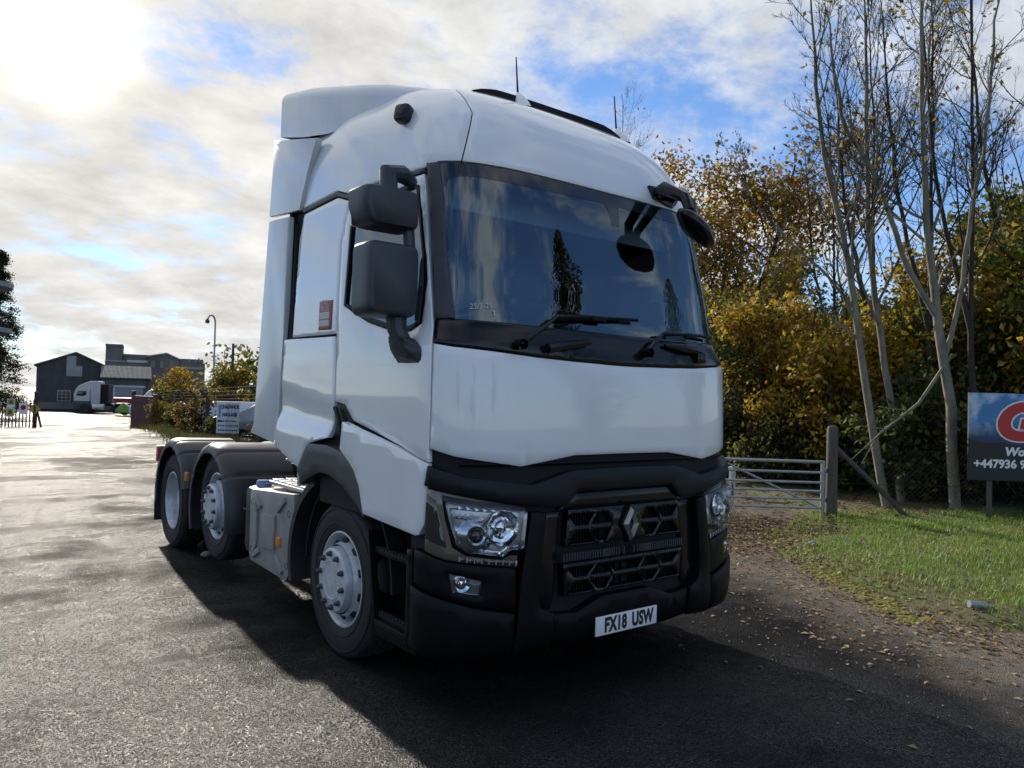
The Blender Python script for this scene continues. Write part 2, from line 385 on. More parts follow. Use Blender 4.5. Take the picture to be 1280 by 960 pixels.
# inner shell seen as the dark seams, open at the glass
def shell():
    ss = np.arange(-3.5, 3.501, .05); zz = np.arange(.96, 3.741, .045)
    A, B = np.meshgrid(ss, zz); n = normal(CABT, A, B); P = S(CABT, A, B)-n*.035
    k = len(ss); vs = P.reshape(-1, 3); fs = []
    wl = np.array(inset(win if area(win) > 0 else win[::-1], -.012))
    for i in range(len(zz)-1):
        for j in range(k-1):
            s, z = ss[j]+.025, zz[i]+.0225
            if abs(s) < 1.24 and 2.10 < z < 2.95: continue
            if abs(s) > 2.8 and z < 1.34: continue
            if pip(np.array([[-abs(s), z]]), wl)[0]: continue
            fs.append((i*k+j, i*k+j+1, (i+1)*k+j+1, (i+1)*k+j))
    m = MB(); m.add(vs, fs)
    tp = S(CABT, ss, 3.755+0*ss); b = len(m.v)
    m.add([(p[0], p[1], p[2]-.03) for p in tp], [list(range(len(ss)))])
    m.prism([(-1.2, 1.36), (1.2, 1.36), (1.2, 3.5), (-1.2, 3.5)], 1, 2.40, 2.36)
    return m.build('cab_shell', MT['dark'], TK, smooth=None)
shell()
band = [(-1.358,1.979),(-1.24,1.963),(-1.04,1.949),(-.72,1.926),(-.42,1.915),(0,1.908),(.42,1.915),(.72,1.926),(1.04,1.949),(1.24,1.963),(1.358,1.979),(1.367,2.108),(1.24,2.106),(.75,2.096),(0,2.091),(-.75,2.096),(-1.24,2.106),(-1.367,2.108)]
panel('windscreen_scuttle', MT['gloss'], TK, band, off=.0, thick=.05, bev=.006)
for mir in (False, True):
    panel('a_pillar_trim', MT['grey'], TK, [(-1.367,2.113),(-1.369,2.555),(-1.383,3.022),(-1.296,3.016),(-1.273,2.46),(-1.243,2.113)], off=.002, thick=.04, bev=.006, mirror=mir)
gl = [(-1.241,2.110),(-.75,2.100),(0,2.095),(.75,2.100),(1.241,2.110),(1.271,2.46),(1.294,3.014),(.58,3.010),(0,3.010),(-.58,3.010),(-1.294,3.014),(-1.271,2.46)]
ws = panel('windscreen', MT['glass'], TK, gl, off=-.006, thick=.004, bev=.0, grid=.05)
fr = [(-1.292,3.012),(-1.275,2.50),(-1.262,2.50),(-1.278,2.86),(-1.245,2.915),(-1.15,2.936),(-.65,2.926),(0,2.936),(.01,2.87),(.02,2.80),(.085,2.80),(.10,2.87),(.11,2.936),(.65,2.926),(1.15,2.936),(1.245,2.915),(1.278,2.86),(1.262,2.50),(1.275,2.50),(1.292,3.012),(.58,3.008),(0,3.008),(-.58,3.008)]
panel('windscreen_border', mat('frit_black', (.012, .016, .024), .08, coat=.5), TK, fr, off=-.0045, thick=.001, bev=0, grid=.08)
# roof
vis = [(-1.150,3.026),(-1.02,3.37),(-1.03,3.62),(-1.0,3.758),(1.0,3.758),(1.03,3.62),(1.02,3.37),(1.150,3.026),(.6,3.020),(0,3.020),(-.6,3.020)]
panel('roof_visor_panel', MT['white'], TK, vis, thick=.03, bev=.005)
for mir in (False, True):
    panel('roof_side_panel', MT['white'], TK, [(-1.158,3.028),(-1.028,3.37),(-1.038,3.62),(-1.008,3.758),(-3.3,3.758),(-3.12,3.56),(-3.15,3.312),(-3.235,3.042),(-2.56,3.056),(-2.354,2.996),(-1.833,3.011),(-1.401,2.992),(-1.30,3.024)], thick=.03, bev=.006, mirror=mir)
    panel('drip_strip', MT['grey'], TK, [(-3.233,3.034),(-2.56,3.048),(-2.354,2.988),(-1.833,3.003),(-1.401,2.984),(-1.395,2.962),(-1.837,2.975),(-2.355,2.959),(-2.561,3.017),(-3.211,3.004)], off=.006, thick=.03, bev=.003, mirror=mir)
m = MB(); ss = np.arange(-3.3, 3.301, .05)
tp = [tuple(x) for x in S(CABT, ss, 3.757+0*ss)]; cc = [(x*.6, min(max(y+.12, 1.35), 2.3), 3.768) for x, y, z in tp]; k = len(tp)
m.add(tp+cc, [(i, i+1, k+i+1, k+i) for i in range(k-1)]+[tuple(range(k, 2*k))]); m.build('roof_cap', MT['white'], TK, smooth=60)
# doors and side panels
door = [(-2.355,2.952),(-1.837,2.968),(-1.405,2.955),(-1.389,2.418),(-1.382,2.115),(-1.368,1.975),(-1.378,1.404),(-1.376,1.336),(-1.662,1.407),(-2.002,1.475),(-2.262,1.524),(-2.388,1.622),(-2.532,1.64),(-2.534,1.70),(-2.519,2.064),(-2.47,2.701)]
dlow = [(-1.376,1.328),(-1.39,1.01),(-1.43,.946),(-1.46,.940),(-1.978,.990),(-2.03,1.146),(-2.09,1.23),(-2.17,1.28),(-2.293,1.344),(-2.275,1.505),(-2.262,1.516),(-2.002,1.467),(-1.662,1.399)]
qlow = [(-3.294,2.077),(-2.540,2.062),(-2.545,1.647),(-2.578,1.40),(-2.849,1.352),(-2.908,1.330),(-3.05,1.168),(-3.3,1.235),(-3.508,1.30),(-3.494,1.51),(-3.452,2.078)]
qup = [(-3.290,2.087),(-3.274,2.81),(-3.208,2.996),(-2.565,3.010),(-2.364,2.952),(-2.478,2.701),(-2.527,2.064),(-2.528,2.075)]
qup = [(-3.290,2.090),(-3.274,2.81),(-3.208,2.996),(-2.565,3.010),(-2.364,2.950),(-2.478,2.701),(-2.527,2.080)]
def qoff(s, z):
    c1 = 1.755+(s+3.438)/.9*(-.145); c2 = 1.536+(s+3.419)/.9*(-.065)
    return -.012*np.clip((c1-z)/.10, 0, 1)+.045*np.clip((c2-z)/.09, 0, 1)
for mir in (False, True):
    panel('door', MT['white'], TK, door, holes=[inset(win if area(win) > 0 else win[::-1], -.012).tolist()], thick=.04, bev=.005, mirror=mir)
    panel('door_lower_panel', MT['white'], TK, dlow, thick=.04, bev=.004, mirror=mir, offf=lambda s, z: .07*np.clip((-1.37-s)/.7, 0, 1))
    wi = np.array(win if area(win) > 0 else win[::-1])
    panel('window_seal', MT['black'], TK, inset(wi.tolist(), -.014).tolist(), holes=[inset(wi.tolist(), .02).tolist()], off=.004, thick=.03, bev=.003, mirror=mir, grid=.5)
    panel('side_window', MT['glass'], TK, inset(wi.tolist(), .004).tolist(), off=-.012, thick=.004, bev=0, mirror=mir, grid=.1)
    h = panel('door_handle', MT['black'], TK, [(-2.53,1.636),(-2.39,1.616),(-2.27,1.518),(-2.293,1.348),(-2.565,1.402)], off=-.015, thick=.03, bev=.01, mirror=mir)
    sx = 1 if mir else -1
    mb = MB(); P = [(-2.50,1.60),(-2.44,1.52),(-2.43,1.44)]
    mb.tube([sp(sx*-s_, z_, .012) for s_, z_ in P], .014, 8); mb.build('grip', MT['gloss'], h)
    panel('quarter_panel', MT['white'], TK, qup, thick=.03, bev=.006, mirror=mir)
    panel('lower_quarter_panel', MT['white'], TK, qlow, thick=.03, bev=.006, mirror=mir, offf=qoff, grid=.045)
    panel('side_recess', MT['black'], TK, [(-3.552,3.03),(-3.250,3.008),(-3.284,2.812),(-3.302,2.084),(-3.452,2.090),(-3.525,2.846)], off=-.04, thick=.03, bev=.01, mirror=mir)
    mb = MB(); mb.tube([sp(sx*3.36, 2.14, -.03), sp(sx*3.42, 2.95, -.03)], .02, 8); mb.build('seal_tube', MT['dark'], TK)
    panel('wheel_arch_trim', MT['grey'], TK, [(-3.042,1.156),(-2.901,1.326),(-2.849,1.346),(-2.578,1.352),(-2.3,1.32),(-2.168,1.28),(-2.09,1.23),(-2.032,1.146),(-1.975,.98),(-2.03,.96),(-2.075,1.01),(-2.152,1.046),(-2.305,1.114),(-2.516,1.167),(-2.665,1.168),(-2.844,1.114),(-2.96,1.06)], off=.045, thick=.10, bev=.012, mirror=mir)
    # fairings behind the cab
    a = -sx
    def px(v): return v*sx
    def plate(name, pts, x, th=.05):
        mb = MB(); mb.prism([(y, z) for y, z in pts], 0, sx*x, sx*(x-th), bev=.012); return mb.build(name, MT['whitef'], TK)
    plate('lower_fairing', [(2.725,3.04),(2.315,3.006),(2.345,2.09),(2.39,1.5),(2.40,1.29),(2.99,1.355),(2.905,1.43)], 1.243)
    plate('upper_fairing', [(2.735,3.69),(1.90,3.50),(1.93,3.46),(2.06,3.291),(2.165,3.03),(2.80,3.09)], 1.215)
# deflector on the roof
ys = [.98, 1.15, 1.35, 1.6, 1.9, 2.3, 2.76]; wd = [.86, .93, 1.02, 1.09, 1.135, 1.15, 1.155]; tz = [3.68, 3.73, 3.785, 3.84, 3.91, 4.02, 4.115]; bz = [3.45, 3.47, 3.50, 3.53, 3.545, 3.62, 3.735]
m = MB(); NN = 16; vs = []
for y, w0, t, b in zip(ys, wd, tz, bz):
    r = min(.10, (t-b)*.5)
    half = [(w0, b)]+[(w0-r*(1-math.cos(a)), t-r*(1-math.sin(a))) for a in np.linspace(0, PI/2, 6)]+[(w0*.45, t+.008), (0, t+.012)]
    ring = [(-x, z) for x, z in half]+[(x, z) for x, z in half[::-1][1:]]
    vs += [(x, y, z) for x, z in ring]; k = len(ring)
fs = [(i*k+j, i*k+j+1, (i+1)*k+j+1, (i+1)*k+j) for i in range(len(ys)-1) for j in range(k-1)]
fs += [tuple(range((len(ys)-1)*k, len(ys)*k)), tuple(range(k))]
m.add(vs, fs); m.build('roof_deflector', MT['whitef'], TK, smooth=40)
m = MB(); m.box((0, 2.25, 3.3), (2.2, .05, .9)).box((-1.0, 2.5, 3.35), (.04, .4, .04)).box((1.0, 2.5, 3.35), (.04, .4, .04)).build('deflector_bracket', MT['dark'], TK)
# dark sunroof lip along the roof crest
mb = MB(); vs = []
for s_ in np.linspace(-.86, .70, 22):
    e = min(1, (s_+.86)/.22, (.70-s_)/.14); zl = 3.665-(.085*(s_/.7)**2 if s_ > 0 else 0)
    p = sp(s_, zl); hh = .010+.032*max(e, 0)**.6
    vs += [p+Vector((0, -.02, -.03)), p+Vector((0, .0, hh)), p+Vector((0, .16, hh+.01)), p+Vector((0, .40, -.03))]
k = 4; mb.add(vs, [(i*4+j, i*4+j+1, i*4+j+5, i*4+j+4) for i in range(21) for j in range(3)]); mb.build('sunroof_spoiler', MT['black'], TK)
for s_, z_, hh in ((-.36, 3.635, .16), (.80, 3.585, .16)):
    p = sp(s_, z_)
    b = MB(); vs = []
    for t, (lx, ly) in ((0, (.055, .095)), (.07, (.044, .066)), (.115, (.022, .034)), (.13, (.008, .014))):
        vs += [(p.x+lx*math.cos(a), p.y+.05+ly*math.sin(a)+t*.35, p.z-.02+t) for a in np.linspace(0, 2*PI, 14, endpoint=False)]
    b.add(vs, [(i*14+j, i*14+(j+1) % 14, (i+1)*14+(j+1) % 14, (i+1)*14+j) for i in range(3) for j in range(14)]+[tuple(range(42, 56))])
    an = b.build('antenna', MT['white'], TK)
    MB().tube([p+Vector((0, .09, .09)), p+Vector((.0, .10, .18)), p+Vector((0, .12, .36))], [.008, .006, .004], 6).build('whip', MT['black'], an)
# side marker lamp high on the cab corner
for sx in (-1, 1):
    p = sp(sx*1.44, 3.37, .03); nn = sn(sx*1.44, 3.37)
    mb = MB(); mb.box(p, (.085, .10, .105), .025, Matrix.Rotation(R(-25*sx), 3, 'Z')@Matrix.Rotation(R(12), 3, 'Y'))
    mb.build('marker_lamp', MT['gloss'], TK)
# sticker beside the door
st = panel('notice_sticker', MT['red'], TK, [(-2.797,2.314),(-2.582,2.309),(-2.592,2.112),(-2.802,2.115)], off=.006, thick=.006, bev=.002)
panel('paper', MT['label'], st, [(-2.782,2.235),(-2.617,2.232),(-2.622,2.186),(-2.787,2.189)], off=.0078, thick=.001, bev=0)
panel('paper', MT['label'], st, [(-2.787,2.180),(-2.622,2.177),(-2.626,2.137),(-2.790,2.140)], off=.0078, thick=.001, bev=0)
o = sp(-2.69, 2.285, .0085); fm = frame_mtx(o, (0, -1, 0), (0, 0, 1))
lettering('lettering', [text_mesh('TALL', .05, fm@Matrix.Translation((0, .012, 0)), .0005, .0008, .9), text_mesh('TRUCKS', .045, fm@Matrix.Translation((0, -.03, 0)), .0005, .0006, .8)], MT['label'], st)
# chalked date on the windscreen
o = sp(-1.085, 2.185, .0005); xx = (sp(-1.0, 2.185)-sp(-1.17, 2.185)); fm = frame_mtx(o, xx, sp(-1.085, 2.3)-sp(-1.085, 2.1))
lettering('windscreen_writing', [text_mesh('25/9/25', .045, fm@Matrix.Rotation(R(6), 4, 'Z'), .0004, 0, .95, .2), text_mesh('3', .042, fm@Matrix.Translation((.075, -.038, 0)), .0004, 0)], MT['chalk'], TK)
# wipers
def wiper(pts, blade):
    mb = MB(); mb.tube([sp(s_, z_, o_) for s_, z_, o_ in pts], [.016, .015, .012, .008][:len(pts)], 8)
    q = sp(*pts[0]); mb.lathe([(-.03, .03), (.03, .028), (.035, .001)], 'y', q, 14)
    a = mb.build('wiper_arm', MT['gloss'], TK)
    b = MB(); b.tube([sp(s_, z_, .028) for s_, z_ in blade], .011, 6); b.box(sp((blade[0][0]+blade[-1][0])/2, (blade[0][1]+blade[-1][1])/2, .035), (.12, .02, .03), .006)
    b.build('wiper_blade', MT['black'], a)
wiper([(-.85, 1.975, .03), (-.72, 2.06, .045), (-.58, 2.150, .045), (-.25, 2.178, .035)], [(-.56, 2.145), (-.3, 2.165), (0, 2.185), (.13, 2.190)])
wiper([(.17, 1.985, .03), (.27, 2.04, .045), (.40, 2.118, .045), (.70, 2.135, .035)], [(.40, 2.112), (.62, 2.128), (.85, 2.138), (1.04, 2.135)])
MB().tube([sp(-.66, 1.965, .025), sp(-.50, 1.99, .03), sp(-.32, 2.015, .028)], [.03, .026, .018], 8).build('washer_cover', MT['gloss'], TK)
MB().tube([sp(.42, 2.045, .02), sp(.6, 2.03, .03), sp(.80, 2.02, .022)], [.012, .03, .022], 8).box(sp(.78, 1.985, .02), (.09, .03, .07), .012).build('washer_cover', MT['gloss'], TK)
# mirrors
for sx in (-1,):
    def q(x, y, z): return (sx*x, y, z)
    arm = MB(); arm.tube([q(1.20, .56, 2.90), q(1.30, .50, 2.915), q(1.40, .47, 2.895), q(1.395, .47, 2.80)], [.035, .05, .055, .05], 10)
    arm.tube([q(1.30, .47, 2.70), q(1.275, .455, 2.60), q(1.262, .45, 2.45), q(1.262, .45, 2.30)], [.03, .034, .033, .024], 8)
    arm.tube([q(1.31, .50, 2.13), q(1.305, .495, 2.05), q(1.28, .47, 1.98)], [.06, .055, .05], 10)
    vs = [q(1.235, .40, 2.00), q(1.235, .62, 2.00), q(1.235, .60, 1.86), q(1.235, .32, 1.86), q(1.235, .30, 1.93), q(1.345, .44, 2.02), q(1.345, .54, 2.02), q(1.33, .52, 1.93), q(1.29, .36, 1.885), q(1.30, .36, 1.94)]
    bm = bmesh.new(); [bm.verts.new(v) for v in vs]; bmesh.ops.convex_hull(bm, input=bm.verts); bmesh.ops.bevel(bm, geom=list(bm.edges), offset=.012, segments=2, affect='EDGES'); bm.verts.index_update()
    arm.add([v.co.copy() for v in bm.verts], [[v.index for v in f.verts] for f in bm.faces]); bm.free()
    A = arm.build('mirror_arm', MT['mirror'], TK)
    def housing(name, x0, x1, z0, z1, y, dep, cham):
        # rounded shell, flat glass side facing the rear
        bm = bmesh.new()
        prof = [(0.0, 1.0, 1.0), (.55, .992, .994), (.82, .965, .97), (.95, .92, .93), (1.0, .85, .87)]
        cx, cz = (x0+x1)/2, (z0+z1)/2; hx, hz = (x1-x0)/2, (z1-z0)/2; n = 40; rings = []
        for t, fx, fz in prof:
            rg = []
            for j in range(n):
                a = 2*PI*j/n; c_, s_ = math.cos(a), math.sin(a); e = .24
                ux = math.copysign(abs(c_)**e, c_); uz = math.copysign(abs(s_)**e, s_)
                x = cx+hx*fx*ux; z = cz+hz*fz*uz
                if cham: x += cham*(1 if ux > 0 else 0)*max(0, -(uz))*-1*(hx)  # slanted outer lower corner
                rg.append(bm.verts.new(q(x, y+dep*.5-dep*t, z)))
            rings.append(rg)
        for a, b in zip(rings, rings[1:]):
            for j in range(n): bm.faces.new([a[j], a[(j+1) % n], b[(j+1) % n], b[j]])
        bm.faces.new(rings[-1]); bm.faces.new(rings[0])
        bmesh.ops.recalc_face_normals(bm, faces=bm.faces)
        me = bpy.data.meshes.new(name); bm.to_mesh(me); bm.free(); me.shade_smooth(); me.set_sharp_from_angle(angle=R(50))
        o = link(name, me, MT['mirror'], TK)
        mg = MB(); mg.box(q(cx, y+dep*.5+.004, cz), (hx*1.8, .006, hz*1.85), .004); mg.build('mirror_glass', MT['mglass'], o); return o
    housing('main_mirror', 1.228, 1.545, 2.11, 2.515, .48, .19, 0)
    housing('wide_angle_mirror', 1.235, 1.58, 2.59, 2.805, .48, .19, .22)
# kerb view mirror over the nearside front corner
panel('front_mirror_base', MT['gloss'], TK, [(.535,3.145),(.70,3.16),(.86,3.155),(.90,3.09),(.80,3.03),(.72,3.035),(.56,3.06)], off=.03, thick=.05, bev=.014)
b = MB(); b.tube([sp(.62, 3.10, .02), sp(.58, 3.09, .10), Vector((.50, .0, 3.02)), Vector((.50, -.04, 2.93))], [.045, .045, .036, .03], 10)
b.tube([sp(.80, 3.10, .02), sp(.76, 3.08, .12), Vector((.58, .0, 2.98)), Vector((.54, -.04, 2.90))], [.045, .04, .032, .028], 10)
b.build('front_mirror_arm', MT['gloss'], TK)
b = MB(); b.lathe([(-.5, .001), (-.49, .10), (-.40, .26), (-.2, .40), (.0, .44), (.2, .38), (.38, .24), (.47, .10), (.5, .001)], 'z', (0, 0, 0), 24)
ax = Vector((.31, -.01, -.20)); ln_ = ax.length; ay = Vector((.35, -.3, .75)); ay = (ay-ax*(ay.dot(ax)/ln_**2)).normalized(); az_ = ax.normalized().cross(ay)
mtx = Matrix((ay*.15, az_*.26, ax)).transposed().to_4x4(); mtx.translation = Vector((.56, -.05, 2.818))
b.v = [tuple(mtx@Vector(v)) for v in b.v]; fmr = b.build('front_mirror', MT['gloss'], TK)
# cab interior
m = MB(); m.box((0, .52, 1.99), (2.2, .62, .26), .08).box((-.55, .62, 2.10), (.62, .34, .14), .05); m.box((.35, .42, 2.13), (.16, .12, .16), .03).build('dashboard', MT['interior'], TK)
m = MB()
m.lathe([(0, .225)], 'z', (0, 0, 0), 3) if False else None
pts = [(.23*math.cos(a), .23*math.sin(a), 0) for a in np.linspace(0, 2*PI, 33)]
m.tube(pts, .016, 8, cap=False); m.tube([(-.22, 0, 0), (.22, 0, 0)], .02, 6); m.tube([(0, 0, 0), (0, -.22, 0)], .02, 6); m.lathe([(-.2, .03), (-.02, .06), (.0, .06)], 'z', (0, 0, 0), 14, cap=True)
mt = Matrix.Translation((-.62, .84, 2.10))@Matrix.Rotation(R(-38), 4, 'X')
m.v = [tuple(mt@Vector(v)) for v in m.v]; m.build('steering_wheel', MT['interior'], TK)
for x in (-.62, .62):
    m = MB(); m.box((x, 1.45, 1.75), (.50, .50, .18), .06).box((x, 1.72, 2.15), (.48, .14, .75), .06, Matrix.Rotation(R(-8), 3, 'X')).box((x, 1.78, 2.62), (.28, .10, .20), .05).build('seat', MT['seat'], TK)
m = MB(); m.box((0, 2.2, 2.2), (2.3, .03, 2.4)).box((0, 1.3, 1.55), (2.3, 1.8, .03)).build('rear_trim', MT['interior2'], TK)
m = MB(); m.box((0, .95, 3.02), (2.15, .75, .05), .02, Matrix.Rotation(R(-6), 3, 'X')).box((0, .62, 2.92), (2.1, .06, .22), .02).build('overhead_locker', MT['interior2'], TK)
m = MB(); m.box((0, 2.1, 2.0), (2.2, .1, .5), .03).build('bunk', MT['interior2'], TK)

# ------------------------------------------------------------------ front end below the white panel
def sym(half): return half+[(-a, b) for a, b in half[::-1] if abs(a) > 1e-6]
BK = MT['black']
ss = np.arange(-1.62, 1.63, .05); zz = np.array([.36, .5, .7, .9, 1.1, 1.3, 1.345]); A, B = np.meshgrid(ss, zz); P = S(BUMT, A, B)-normal(BUMT, A, B)*.05
m = MB(); k = len(ss); m.add(P.reshape(-1, 3), [(i*k+j, i*k+j+1, (i+1)*k+j+1, (i+1)*k+j) for i in range(len(zz)-1) for j in range(k-1)]); m.build('bumper_core', MT['dark'], TK)
m = MB()
m.tube([sp(s_, 1.33, -.03, BUMT) for s_ in np.linspace(-1.2, 1.2, 20)], .012, 6); m.build('radiator_top_tank', MT['black'], TK)
bb = sym([(-1.387,1.318),(-1.176,1.266),(-.755,1.216),(-.478,1.285),(-.2,1.292)])+[]
bot = [(1.41,1.215),(1.2,1.175),(.8,1.108),(.515,1.086),(.42,1.17),(-.42,1.17),(-.515,1.086),(-.8,1.108),(-1.2,1.175),(-1.41,1.215)]
panel('bumper_top_band', MT['greyd'], TK, bb+bot, T=BUMT, off=.022, thick=.06, bev=.012)
for mir in (False, True):
    sx = 1 if mir else -1
    f = lambda s_: sx*-s_
    hl = panel('headlight', MT['bronze'], TK, [(-1.405,1.199),(-1.311,1.189),(-.807,1.098),(-.854,.782),(-1.278,.835),(-1.415,.87)], T=BUMT, off=.0, thick=.05, bev=.008, mirror=mir)
    lens = [(-1.276,1.136),(-.816,1.080),(-.838,.885),(-.923,.884),(-.967,.852),(-1.155,.882),(-1.219,.919),(-1.257,1.051)]
    panel('lamp_bowl', MT['lampgrey'], hl, lens, T=BUMT, off=.008, thick=.006, bev=.002, mirror=mir)
    panel('lamp_surround', MT['gloss'], hl, [(-1.305,1.172),(-.80,1.098),(-.822,.842),(-.90,.848),(-.955,.828),(-1.165,.858),(-1.240,.900),(-1.285,1.05)], T=BUMT, off=.003, thick=.006, bev=.002, mirror=mir)
    panel('indicator', MT['smoke'], hl, [(-1.398,1.165),(-1.338,1.144),(-1.272,.897),(-1.404,.938)], T=BUMT, off=.006, thick=.01, bev=.003, mirror=mir)
    panel('daytime_lamp', MT['smoke'], hl, [(-1.207,.853),(-.86,.816),(-.859,.790),(-1.194,.830)], T=BUMT, off=.006, thick=.01, bev=.002, mirror=mir)
    mb = MB()
    for t in np.linspace(0, 1, 9): mb.box(sp(sx*(1.20-.335*t), .842-.037*t, .008, BUMT), (.006, .006, .026))
    mb.box(sp(sx*.866, .804, .010, BUMT), (.012, .008, .03), .003)
    mb.build('divider', MT['lampgrey'], hl, kind='stuff')
    def disc(name, s_, z_, prof, mt_, n=28, par=hl):
        o_ = sp(s_, z_, 0, BUMT); nn = sn(s_, z_, BUMT); mm = nn.to_track_quat('Z', 'Y').to_matrix().to_4x4(); mm.translation = o_
        b_ = MB(); b_.lathe(prof, 'z', (0, 0, 0), n); b_.v = [tuple(mm@Vector(v)) for v in b_.v]; return b_.build(name, mt_, par)
    disc('reflector', sx*.962, .998, [(.028, .098), (.032, .094), (.014, .078), (.010, .06), (.018, .046), (.010, .03), (.016, .018), (.018, .001)], MT['chrome'], 11)
    disc('projector_bezel', sx*1.115, .965, [(.010, .098), (.026, .072), (.034, .050), (.030, .040)], MT['silver_dim'])
    disc('projector', sx*1.115, .965, [(.028, .040), (.040, .032), (.047, .018), (.050, .001)], MT['smoke'])
    panel('chrome_bar', MT['chrome'], hl, [(-1.222,.925),(-1.155,.905),(-.966,.872),(-.925,.898),(-.85,.900),(-.843,.889),(-.923,.888),(-.967,.857),(-1.155,.888)], T=BUMT, off=.012, thick=.006, bev=.002, mirror=mir)
    panel('chrome_bar', MT['silver_dim'], hl, [(-1.262,1.122),(-.93,1.085),(-.93,1.07),(-1.256,1.100)], T=BUMT, off=.012, thick=.006, bev=.002, mirror=mir)
    panel('chrome_bar', MT['silver_dim'], hl, [(-1.235,1.02),(-1.19,1.0),(-1.145,.90),(-1.17,.895),(-1.215,.93)], T=BUMT, off=.016, thick=.01, bev=.003, mirror=mir)
    panel('led_strip', MT['silver_dim'], hl, [(-1.252,1.092),(-1.13,1.077),(-1.125,1.040),(-1.244,1.053)], T=BUMT, off=.010, thick=.006, bev=.002, mirror=mir)
    for t in range(4):
        disc('led', sx*(1.232-.030*t), 1.070-.004*t, [(.012, .015), (.022, .012), (.025, .001)], MT['chalk'], 10)
    panel('lamp_lens', MT['lens'], hl, lens, T=BUMT, off=.058, thick=.05, bev=.014, mirror=mir)
    panel('front_pillar', MT['grey'] if False else BK, TK, [(-.776,1.072),(-.672,1.066),(-.719,.622),(-.706,.548),(-.60,.506),(-.61,.33),(-.868,.314),(-.834,.737)], T=BUMT, off=.04, thick=.09, bev=.016, mirror=mir)
    cu = panel('bumper_corner', BK, TK, [(-1.50,.868),(-1.41,.862),(-1.278,.826),(-.862,.775),(-.855,.56),(-.87,.548),(-1.115,.595),(-1.335,.655),(-1.50,.69)], holes=[[(-1.254,.766),(-1.069,.723),(-1.08,.65),(-1.234,.671)]], T=BUMT, off=.012, thick=.05, bev=.008, mirror=mir)
    fg = panel('fog_lamp', MT['silver_dim'], TK, [(-1.257,.769),(-1.066,.726),(-1.077,.647),(-1.237,.668)], T=BUMT, off=-.008, thick=.01, bev=.0, mirror=mir)
    disc('bulb_reflector', sx*1.185, .712, [(.002, .046), (-.004, .03), (.012, .016), (.014, .001)], MT['chrome'], par=fg)
    panel('fog_lens', MT['lens'], fg, [(-1.252,.764),(-1.071,.722),(-1.082,.652),(-1.232,.673)], T=BUMT, off=.010, thick=.004, bev=.002, mirror=mir)
    panel('bumper_lower_corner', BK, TK, [(-1.50,.68),(-1.335,.645),(-1.115,.585),(-.872,.538),(-.872,.316),(-1.2,.302),(-1.44,.338),(-1.50,.36)], T=BUMT, off=.034, thick=.06, bev=.014, mirror=mir)
    panel('bumper_end_cap', BK, TK, [(-1.50,.868),(-1.50,.34),(-1.56,.36),(-1.56,.86)], T=BUMT, off=.02, thick=.05, bev=.008, mirror=mir)
    panel('air_intake', MT['gloss'], TK, [(-.668,1.06),(-.535,1.06),(-.575,.56),(-.60,.52),(-.70,.55),(-.713,.62)], T=BUMT, off=-.02, thick=.02, bev=.008, mirror=mir)
# grille
def trap(c, z0, z1, wb, wt): return [(c-wb/2, z0), (c+wb/2, z0), (c+wt/2, z1), (c-wt/2, z1)]
def grille(name, z0, z1, hw0, hw1, centre):
    holes = []; rows = 2; mrg = .022; dz = (z1-z0-mrg*1.5)/2; nap = 5; pit = (2*hw0-.06)/nap
    for r_ in range(rows):
        a = z0+.014+r_*(dz+.012); b = a+dz-.022
        for i in range(nap):
            c = -hw0+.03+pit*(i+.5)
            if centre and i == 2: continue
            up = (i+r_) % 2 == 0
            wb, wt = (pit*1.16, pit*.52) if up else (pit*.52, pit*1.16)
            hw = max(wb, wt)/2
            holes.append(trap(c, a, b, wb, wt))
    g = panel(name, MT['gloss'], TK, [(-hw0, z0), (hw0, z0), (hw1, z1), (-hw1, z1)], holes=holes, T=BUMT, off=.008, thick=.05, bev=.006, grid=.5, d=.03)
    rb = MB()
    for s_ in np.arange(-hw0+.03, hw0-.02, .022):
        a_, b_ = sp(s_, z0+.02, -.03, BUMT), sp(s_, z1-.02, -.03, BUMT); rb.box((a_+b_)/2, (.007, .02, b_.z-a_.z))
    rb.build('grille_ribs', MT['black'], g, kind='stuff', smooth=None); return g
gu = grille('upper_grille', .862, 1.066, .512, .492, True); gl2 = grille('lower_grille', .585, .765, .515, .530, False)
m = MB()
for s_ in np.arange(-.53, .53, .021): m.box(sp(s_, .803, .0, BUMT), (.009, .03, .045), .002)
m.build('grille_slots', MT['grey'], TK, kind='stuff', smooth=None)
panel('grille_frame', MT['gloss'], TK, [(-.55,1.07),(-.43,1.16),(.43,1.16),(.55,1.07),(.515,1.07),(.415,1.076),(-.415,1.076),(-.515,1.07)], T=BUMT, off=-.01, thick=.03, bev=.006, grid=.5)
e0 = sp(0, .96, .035, BUMT)
m = MB(); o_ = [(0, .100), (.060, .0), (0, -.100), (-.060, 0)]; i_ = [(0, .056), (.028, 0), (0, -.056), (-.028, 0)]
def mid(a, b): return ((a[0]+b[0])/2, (a[1]+b[1])/2)
mm_ = [mid(a, b) for a, b in zip(o_, i_)]
vs = [(e0.x+x, e0.y, e0.z+z) for x, z in o_]+[(e0.x+x, e0.y-.028, e0.z+z) for x, z in mm_]+[(e0.x+x, e0.y, e0.z+z) for x, z in i_]
m.add(vs, [(i, (i+1) % 4, 4+(i+1) % 4, 4+i) for i in range(4)]+[(4+i, 4+(i+1) % 4, 8+(i+1) % 4, 8+i) for i in range(4)]); m.build('emblem', MT['emblem'], TK, smooth=None)
m = MB(); m.prism([(e0.x+x*1.22, e0.z+z*1.15) for x, z in o_], 1, e0.y+.004, e0.y+.05).build('emblem_base', MT['gloss'], TK, smooth=None)
